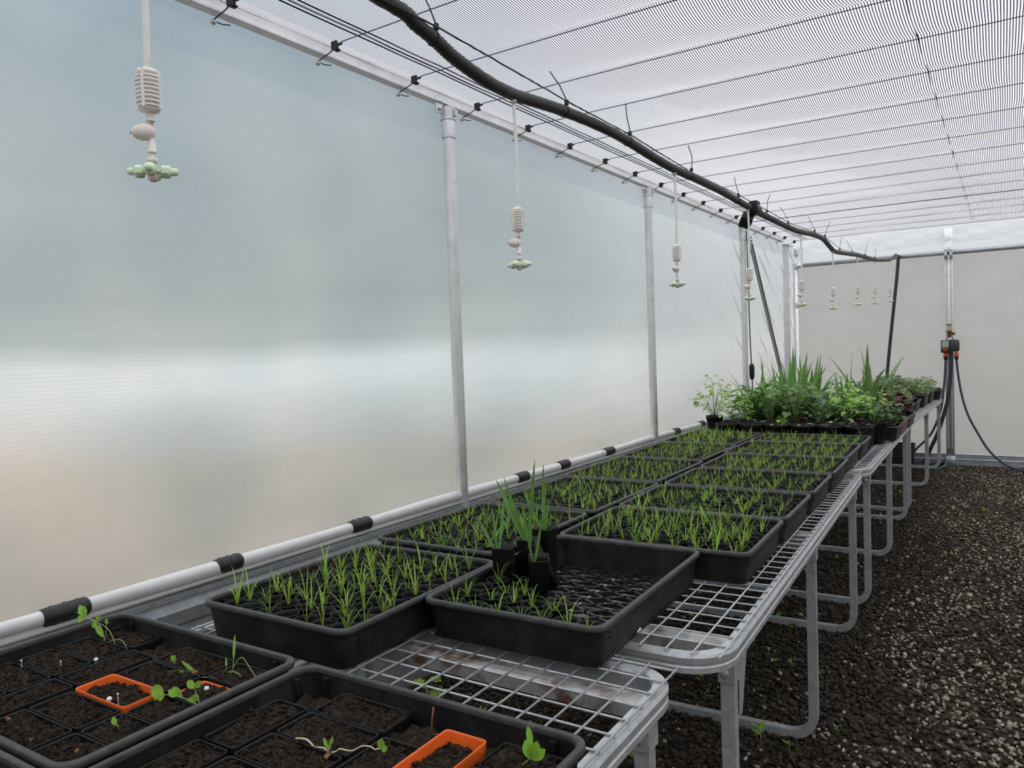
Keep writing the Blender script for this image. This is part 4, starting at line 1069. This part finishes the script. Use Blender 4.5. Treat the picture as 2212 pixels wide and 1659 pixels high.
# ------------------------------------------------------------------ deep square tubes with strap-leaf seedlings in the half-empty tray
def deep_pot(x, y, z, rz, tilt, h, label, blades, top=.058):
    r = empty('deep_pot', (x, y, z), 0, (tilt[0], tilt[1], rz)); tag(r, label, 'plant pot', 'deep square pots in the half-empty tray')
    def lp(w, zz): return [(a, b_, zz) for a, b_ in rrect(w, w, .004, 2)]
    b = MB(); b.loft([lp(top * .72, 0), lp(top * .98, h - .003), lp(top, h), lp(top - .004, h), lp(top - .006, h - .02), lp(top - .010, h - .05)], cap0=True); b.build('pot_wall', 'pot', r)
    b = MB(); b.loft([lp(top - .0065, h - .022), lp(top * .5, h - .019), lp(.004, h - .020)], cap1=True); b.build('soil', 'soil', r)
    inv = (Matrix.Translation((x, y, z)) @ r.rotation_euler.to_matrix().to_4x4()).inverted()
    for (p0, p1, w, bend) in blades:
        a, c = inv @ Vector(p0), inv @ Vector(p1)
        mid = (a + c) / 2; sd = (c - a).cross(Vector((.8, .6, .0))).normalized()
        pts = [a + (c - a) * t + sd * bend * math.sin(math.pi * t) for t in [k / 8 for k in range(9)]]
        ws = [w * (.55 + .45 * min(1, k / 3)) * (1 - max(0, (k - 3) / 5) ** 2.0) + .0004 for k in range(9)]
        side = (c - a).cross(inv.to_3x3() @ VIEW).normalized()
        b = MB(); b.ribbon(pts, ws, side, .3); b.build('strap_leaf', 'iris', r)
    return r
deep_pot(-1.166, 1.714, TZ + .008, .40, (0, 0), .150, 'deep square pot with three strap leaves at the wall-side edge of its tray', [((-1.175, 1.697, .945), (-1.24, 1.697, 1.050), .0042, .002), ((-1.175, 1.699, .945), (-1.188, 1.697, 1.081), .0032, .0), ((-1.174, 1.70, .945), (-1.146, 1.697, 1.115), .0038, -.004)])
deep_pot(-1.172, 1.852, TZ + .008, .25, (0, 0), .140, 'deep square pot with broad strap leaves hidden behind another deep pot', [((-1.165, 1.84, .93), (-1.256, 1.82, 1.128), .0085, -.004), ((-1.170, 1.84, .93), (-1.228, 1.82, 1.138), .0065, .002), ((-1.168, 1.84, .93), (-1.168, 1.82, 1.070), .0042, .002)])
deep_pot(-1.166, 1.935, TZ + .008, .06, (0, 0), .154, 'tall deep square pot with upright leaves nearest the full trays', [((-1.160, 1.923, .95), (-1.232, 1.923, 1.085), .0045, -.002), ((-1.160, 1.923, .95), (-1.155, 1.923, 1.165), .0060, .002), ((-1.158, 1.923, .95), (-1.141, 1.923, 1.056), .0040, -.002), ((-1.162, 1.923, .95), (-1.172, 1.923, 1.010), .003, 0)], .062)
deep_pot(-1.066, 1.728, TZ + .010, .62, (.16, .02), .132, 'short-looking deep pot tilted over the lattice floor', [((-1.066, 1.708, .922), (-1.072, 1.680, 1.092), .0035, .004), ((-1.066, 1.708, .922), (-1.021, 1.680, 1.057), .0038, -.002)], .054)
deep_pot(-1.098, 1.862, TZ + .012, .30, (.10, -.52), .140, 'deep square pot leaning sideways against the tall one', [((-1.150, 1.82, .92), (-1.096, 1.781, 1.200), .0060, .004), ((-1.150, 1.82, .925), (-1.128, 1.79, 1.04), .0048, -.008)], .056)

# ------------------------------------------------------------------ weeds in the gravel
FL = [(-.78, 2.79, 1.5), (-.67, 2.77, 1.2), (-1.04, 4.1, 1), (-.96, 4.0, 1.1), (-1.07, 3.75, .8), (-1.14, 3.21, .8), (-1.07, 3.03, .9), (-.97, 3.66, .6), (-.91, 3.54, .7), (-.85, 3.57, .6), (-1.11, 3.34, .8), (-.92, 3.03, .6), (-.55, 3.01, .7), (-1.31, 3.37, .7), (-1.8, 2.45, .9), (-.87, 8.01, .9), (-.93, 8.18, .9), (-.93, 7.86, .8), (-.80, 7.95, .9), (-.36, 5.81, .9), (-.3, 5.82, .7), (-.55, 5.98, .6), (-.44, 6.06, .6), (-.4, 7.36, .9), (-.18, 7.38, .9), (-1.2, 3.38, .8), (-1.19, 3.43, .7), (-1.54, 2.75, 1), (-1.71, 2.78, 1), (-1.16, 2.48, 1.6), (-1.12, 2.43, 1.3)]
def sprout_mesh(seed):
    q = random.Random(seed); b = MB(); n = q.randint(5, 8)
    b.tube([(0, 0, 0), (.002, .001, .014), (.0, .002, .03)], .0009, 5, mi=1)
    for k in range(n):
        a = q.uniform(0, 6.3); z = q.uniform(.010, .032); rr = q.uniform(.008, .018)
        p0 = (.002 * math.cos(a), .002 * math.sin(a), z); p1 = (rr * math.cos(a), rr * math.sin(a), z + q.uniform(.0, .012))
        leaf(b, p0, p1, q.uniform(.003, .005), up=(0, 0, 1))
    return b.mesh('sprout_leaves', ['weed', 'stem'])
SPM = [sprout_mesh(i) for i in range(6)]
for i, (x, y, s_) in enumerate(FL):
    o = inst('gravel_weed', SPM[i % 6], None, (x, y, .008), (0, 0, R.uniform(0, 6)), s_ * 1.5)
    tag(o, 'tiny light green weed sprouting from the gravel under the benches' if x < -.62 else 'tiny light green weed sprouting from the open gravel beside the benches', 'weed', 'weeds under the benches' if x < -.62 else 'weeds in the open gravel')
p = empty('thistle_weed', (-2.02, 2.36, .005)); tag(p, 'broad lobed weed under the bare end of the near bench mesh', 'weed')
b = MB(); b.tube([(0, 0, 0), (.01, 0, .06), (.0, .01, .14)], .003, 6); b.build('stem', 'stem', p)
for a, z, ln in ((.3, .10, .10), (1.7, .05, .11), (2.9, .12, .08), (4.2, .07, .11), (5.3, .04, .09), (.9, .14, .07)):
    b = MB(); d = Vector((math.cos(a), math.sin(a), 0)); e = Vector((-math.sin(a), math.cos(a), 0)); o3 = Vector((0, 0, z))
    leaf(b, o3, o3 + d * ln + Vector((0, 0, .02)), .018, droop=.2)
    for t in (.45, .7):
        for s_ in (-1, 1): leaf(b, o3 + d * ln * t + Vector((0, 0, .012)), o3 + d * ln * (t + .15) + e * s_ * .035 + Vector((0, 0, .012)), .009)
    b.build('leaf', 'weed', p)
p = empty('flowering_weed', (-2.02, 2.24, .005)); tag(p, 'fine-leaved weed with tiny white flowers close to the zinc skirt', 'weed')
b = MB()
for k in range(16):
    a = k * 2.4; leaf(b, (0, 0, .01), (.045 * math.cos(a), .045 * math.sin(a), .03 + .012 * (k % 3)), .004)
b.build('leaves', 'leaf_dark', p)
b = MB()
for k in range(14):
    a = k * 2.1; r_ = .02 + .03 * ((k * 37) % 10) / 10; b.lathe([(0, 0), (.003, .001), (0, .003)], (r_ * math.cos(a), r_ * math.sin(a), .05), 6)
b.build('flowers', 'shroom', p)
for i, (x, y, ln, rz) in enumerate([(-.12, 4.86, .05, .4), (.05, 3.55, .06, -.3), (-.32, 6.35, .07, .1)]):
    b = MB(); leaf(b, (0, 0, .018), (ln, 0, .02), .006); o = b.build('dry_leaf', 'dry', None, (x, y, .004), (0, 0, rz)); tag(o, 'dry straw-coloured leaf lying on the open gravel', 'leaf', 'dry leaves on the gravel')
b = MB(); b.tube(smooth_path([(.02, 3.05, .02), (.25, 3.02, .026), (.5, 2.9, .022), (.8, 2.85, .02)]), .004, 6)
tag(b.build('drip_line', 'cord'), 'thin black line lying across the open gravel', 'cord')

# ------------------------------------------------------------------ potted stock on the far benches
def ball(q, n, Rr, H, Ln, Wd, z0=0.0, tall=.0, droop=.35):
    """leafy mound: n leaves on thin stalks"""
    b = MB()
    for k in range(n):
        a = q.uniform(0, 6.283); r_ = Rr * q.random() ** .55; z = z0 + H * (.25 + .75 * q.random()) * (1 - .45 * (r_ / Rr) ** 2)
        c = Vector((r_ * math.cos(a), r_ * math.sin(a), z))
        if k % 2 == 0: b.tube([(0, 0, z0 - .01), (c.x * .55, c.y * .55, z0 + (z - z0) * .7), tuple(c)], .0012, 4, mi=1)
        l = Ln * q.uniform(.6, 1.25); aa = a + q.uniform(-.9, .9); pit = q.uniform(-.5, .55)
        d = Vector((math.cos(aa) * math.cos(pit), math.sin(aa) * math.cos(pit), math.sin(pit)))
        leaf(b, c, c + d * l, Wd * l / Ln * q.uniform(.8, 1.2), up=(q.uniform(-.4, .4), q.uniform(-.4, .4), 1), droop=droop, shape=.8)
    return b
def straps(q, n, H, w, z0=0.0, spread=.35):
    b = MB()
    for k in range(n):
        a = q.uniform(0, 6.283); blade(b, (.008 * math.cos(a), .008 * math.sin(a), z0 - .01), a, q.uniform(.02, spread), H * q.uniform(.55, 1.05), w * q.uniform(.6, 1.1), q.uniform(-.15, .5) if q.random() < .8 else q.uniform(.6, 1.4), 9, 0, .35)
    return b
def fine(q, n, H, z0=0.0):
    b = MB()
    for k in range(n):
        a = q.uniform(0, 6.283); blade(b, (.03 * q.random() * math.cos(a), .03 * q.random() * math.sin(a), z0), a, q.uniform(.0, .8), H * q.uniform(.5, 1.1), .0013, q.uniform(.2, 1.6), 5)
    return b
def round_pot_mesh(r, h):
    b = MB(); b.lathe([(0, .001), (r * .76, .0), (r * .78, .002), (r * .955, h - .022), (r, h - .020), (r, h - .002), (r * .985, h), (r * .955, h), (r * .94, h - .004), (r * .90, h - .05)], n=28); return b.mesh('pot_wall', 'pot')
def disc(r, z, n=14):
    b = MB(); b.lathe([(r, z), (r * .6, z + .004), (0, z + .006)], n=n, cap1=False); return b.mesh('soil', 'soil')
def sqpot_mesh(w, h):
    b = MB()
    def lp(s_, zz): return [(a, c, zz) for a, c in rrect(w * s_, w * s_, .01, 2)]
    b.loft([lp(.74, 0), lp(.96, h - .016), lp(1.0, h - .015), lp(1.0, h), lp(.93, h), lp(.86, h - .03)], cap0=True); return b.mesh('pot_wall', 'pot')
RP, RS = round_pot_mesh(.083, .146), disc(.076, .122)
SP, SS = sqpot_mesh(.090, .105), disc(.040, .088, 8)
TP_, TS_ = sqpot_mesh(.082, .155), disc(.037, .138, 8)
XP, XS = round_pot_mesh(.062, .105), disc(.056, .088)
qq = random.Random(21)
KIND = {
 'heart': [ball(qq, 60, .105, .25, .054, .020).mesh('foliage', ['leaf_mid', 'stem']) for _ in range(4)],
 'bright': [ball(qq, 38, .09, .23, .056, .017, droop=.5).mesh('foliage', ['leaf_bright', 'stem']) for _ in range(3)],
 'grey': [ball(qq, 60, .10, .21, .042, .018).mesh('foliage', ['leaf_grey', 'stem']) for _ in range(3)],
 'dark': [ball(qq, 44, .085, .12, .045, .017).mesh('foliage', ['leaf_dark', 'stem']) for _ in range(2)],
 'pale': [ball(qq, 50, .09, .17, .038, .015).mesh('foliage', ['leaf_pale', 'stem']) for _ in range(3)],
 'red': [ball(qq, 40, .085, .19, .058, .026).mesh('foliage', ['leaf_red', 'leaf_red']) for _ in range(2)],
 'iris': [straps(qq, 6, .50, .0165, 0, .60).mesh('foliage', ['iris_far']) for _ in range(5)],
 'fine': [fine(qq, 70, .10).mesh('foliage', ['weed']) for _ in range(2)],
 'mossy': [fine(qq, 60, .06).mesh('foliage', ['leaf_dark']) for _ in range(2)],
 'airy': [ball(qq, 80, .15, .32, .046, .013, droop=.6).mesh('foliage', ['leaf_bright', 'stem']) for _ in range(2)],
 'babe': [ball(qq, 5, .03, .035, .040, .013).mesh('foliage', ['leaf_bright', 'stem']) for _ in range(2)],
 'babered': [ball(qq, 6, .05, .04, .050, .018).mesh('foliage', ['leaf_red', 'leaf_red']) for _ in range(2)],
}
def potted(kind, x, y, z, shape, label, grp, sc=1.0, i=0):
    pm, sm_, top = {'round': (RP, RS, .126), 'square': (SP, SS, .092), 'deep': (TP_, TS_, .142), 'small': (XP, XS, .092)}[shape]
    r = empty('potted_plant', (x, y, z), R.uniform(-.1, .1)); tag(r, label, 'potted plant', grp)
    inst('pot_wall', pm, r); inst('soil', sm_, r)
    if kind: inst('foliage', KIND[kind][i % len(KIND[kind])], r, (0, 0, top), (0, 0, R.uniform(0, 6.28)), sc)
    return r
KN = {'heart': 'mid-green heart-leaved plant', 'bright': 'bright green leafy plant', 'grey': 'grey-green leafy plant', 'dark': 'low dark green plant', 'pale': 'pale green small-leaved plant', 'red': 'dark red-leaved plant', 'iris': 'tall strap-leaved plant', 'fine': 'fine grassy plant', 'mossy': 'low fine-leaved plant', 'airy': 'airy light green plant', 'babe': 'tiny bright two-leaved plant', 'babered': 'young dark red-leaved plant', None: 'empty-looking'}
BZ = .8075
G1 = 'big round pots on the far bench'
x0, dx = -1.620, .1655
row1 = [None, None, 'babe', 'babe', 'babered', 'babered']
for i, k in enumerate(row1):
    lab = ('big round pot, bare soil' if k is None else 'big round pot, ' + KN[k]) + ', ' + ORD[i] + ' from the wall, front row'
    potted(k, x0 + dx * i, 5.185, BZ, 'round', lab, G1, 1.0, i)
row2 = ['airy', 'babe', 'fine', 'babered', 'babe', 'babered']
for i, k in enumerate(row2):
    potted(k, x0 + .035 + dx * i - .04, 5.345, BZ, 'round', KN[k] + ' in a big round pot, %s from the wall, second row' % ORD[i], G1, [.8, 1.1, .7, 1.1, 1.2, 1.2][i], i)
row3 = ['heart', 'heart', 'heart', 'grey', 'bright', 'dark']
for i, k in enumerate(row3):
    potted(k, x0 + .085 + dx * i - .04, 5.500, BZ, 'round', KN[k] + ' in a big round pot, %s from the wall, third row' % ORD[i], G1, [1.1, 1.15, 1.2, 1.2, 1.2, 1.1][i], i + 1)
# small pot on an upturned pot at the wall
b = MB(); b.lathe([(.060, 0), (.062, .002), (.062, .02), (.058, .022), (.046, .084), (.044, .086), (0, .086)], n=24); o = b.build('upturned_pot', 'pot', None, (-1.845, 5.55, .775)); tag(o, 'upturned black pot between the bench and the wall pipe', 'plant pot')
b = MB(); b.tube([(0, 0, 0), (0, 0, .765)], .02, 8); b.box((-.06, -.06, .757), (.06, .06, .773)); o = b.build('pot_stand', 'galv_dull', None, (-1.845, 5.55, .0)); tag(o, 'narrow steel stand under the upturned pot by the wall', 'stand')
potted('airy', -1.835, 5.55, .862, 'small', 'airy light green plant on an upturned pot against the film wall', None, 1.0, 0)
# trays of stock behind the round pots
G2 = 'stock plants in trays on the far benches'
def stock(key, label, cx, cy, w, d, kinds, where, h=.095, m='tray', shape='square', z=TZ, nx=5, ny=3, sc=1.0):
    tray('stock_tray', label, cx, cy, w, d, .0, h=h, m=m, grp='trays of stock plants', z=z)
    n = 0
    for j in range(ny):
        for i in range(nx):
            k = kinds[(i + j * nx) % len(kinds)]
            potted(k, cx + (w - .06) * ((i + .5) / nx - .5), cy + (d - .05) * ((j + .5) / ny - .5), z + .008, shape, KN[k] + ', %s from the wall, row %s, %s' % (ORD[i], ORD_N[j], where), G2, sc * R.uniform(.85, 1.1), n); n += 1
stock('a', 'black tray of square pots just behind the big round pots', -.815, 5.745, .40, .285, ['dark', 'bright', 'dark', 'mossy', 'heart', 'dark', 'bright', 'grey', 'dark', 'heart', 'fine', 'dark'], 'short black tray', nx=4, ny=3, h=.10)
stock('b', 'long black tray of leafy stock behind the wall-side round pots', -1.375, 5.80, .66, .37, ['heart', 'heart', 'grey', 'heart', 'bright', 'heart', 'heart', 'grey', 'pale', 'heart', 'grey', 'heart', 'heart', 'heart', 'pale'], 'long leafy tray', nx=5, ny=3, sc=1.15)
stock('c', 'faded brown tray overhanging the aisle edge of the far bench', -.93, 6.165, .62, .46, ['fine', 'dark', 'mossy', 'dark', 'mossy', 'grey', 'iris', 'grey', 'iris', 'red', 'fine', 'dark', 'grey', 'dark', 'red'], 'faded brown tray', m='brown_tray', nx=5, ny=3)
stock('d', 'black tray of strap-leaved stock along the wall', -1.53, 6.25, .50, .46, ['iris', 'grey', 'iris', 'iris', 'heart', 'pale', 'grey', 'iris', 'pale', 'iris', 'iris', 'pale'], 'strap-leaf tray', nx=4, ny=3, sc=1.0)
stock('e', 'grey tray of deep pots at the aisle edge', -.93, 6.66, .62, .46, ['grey', 'pale', 'iris', 'dark', 'mossy', 'pale', 'grey', 'iris', 'dark', 'mossy', 'pale', 'grey', 'dark', 'red', None], 'deep-pot tray', shape='deep', nx=5, ny=3, sc=.95)
stock('f', 'black tray of strap-leaved stock beside the sloping brace', -1.53, 6.76, .50, .46, ['iris', 'pale', 'iris', 'iris', 'grey', 'iris', 'pale', 'iris', 'iris', 'pale', 'iris', 'pale'], 'brace-side tray', nx=4, ny=3, sc=1.05)
stock('g', 'low tray of small dark plants at the start of the last bench', -1.005, 7.45, .60, .50, ['mossy', 'dark', 'mossy', 'dark', 'pale'], 'low dark tray', nx=5, ny=4, sc=.8)
stock('h', 'black tray of pale leafy stock on the last bench', -1.0, 8.03, .60, .50, ['pale', 'mossy', 'dark', 'pale', 'mossy'], 'pale leafy tray', nx=5, ny=4, sc=.8)
stock('i', 'deep black tray of bushy pale plants on the last bench', -.975, 8.62, .60, .50, ['pale', 'pale', 'grey', 'pale', 'pale'], 'bushy pale tray', nx=5, ny=4, h=.125, z=TZ)
stock('j', 'second deep tray of bushy pale plants on the last bench', -.96, 9.15, .60, .46, ['pale', 'grey', 'pale', 'pale', 'pale'], 'second bushy tray', nx=5, ny=3, h=.125)
stock('k', 'last small tray of seedlings at the end of the benches', -.915, 9.62, .60, .36, ['mossy', 'babe', 'mossy', None], 'last small tray', nx=6, ny=3, h=.10, sc=.7)
b = MB(); b.box((-.006, -.002, 0), (.006, .002, .15)); o = b.build('plant_label', 'wood', None, (-.72, 9.60, TZ + .09)); tag(o, 'pale wooden plant label standing in the last tray', 'plant label')
# dry stalks lying in the stock
for i, (a, c, lab) in enumerate([((-.93, 6.05, 1.01), (-.86, 6.02, 1.12), 'dry reddish stalk leaning in the faded brown tray'), ((-.74, 5.95, .98), (-.66, 5.9, 1.07), 'dry pale stalk poking out near the aisle edge'), ((-.71, 6.55, .98), (-.60, 6.5, 1.06), 'bent straw-coloured leaf over the grey tray'), ((-1.06, 6.02, 1.0), (-1.02, 5.98, 1.10), 'dry brown stalk among the strap leaves')]):
    b = MB(); b.ribbon([Vector(a), (Vector(a) + Vector(c)) / 2 + Vector((0, 0, .012)), Vector(c)], [.006, .0065, .001], (1, 0, -.6), .3); o = b.build('dry_stalk', 'dry'); tag(o, lab, 'stalk')

# nested black trays stored on the floor below the last bench
for i in range(6):
    tray('stored_tray', 'black tray in the nested stack on the ground, %s from the bottom' % ORD[i], -1.22 + .004 * (i % 3), 9.925, .60, .28, .03, h=.10, grp='nested trays under the last bench', z=.022 + .026 * i, ribs=False)
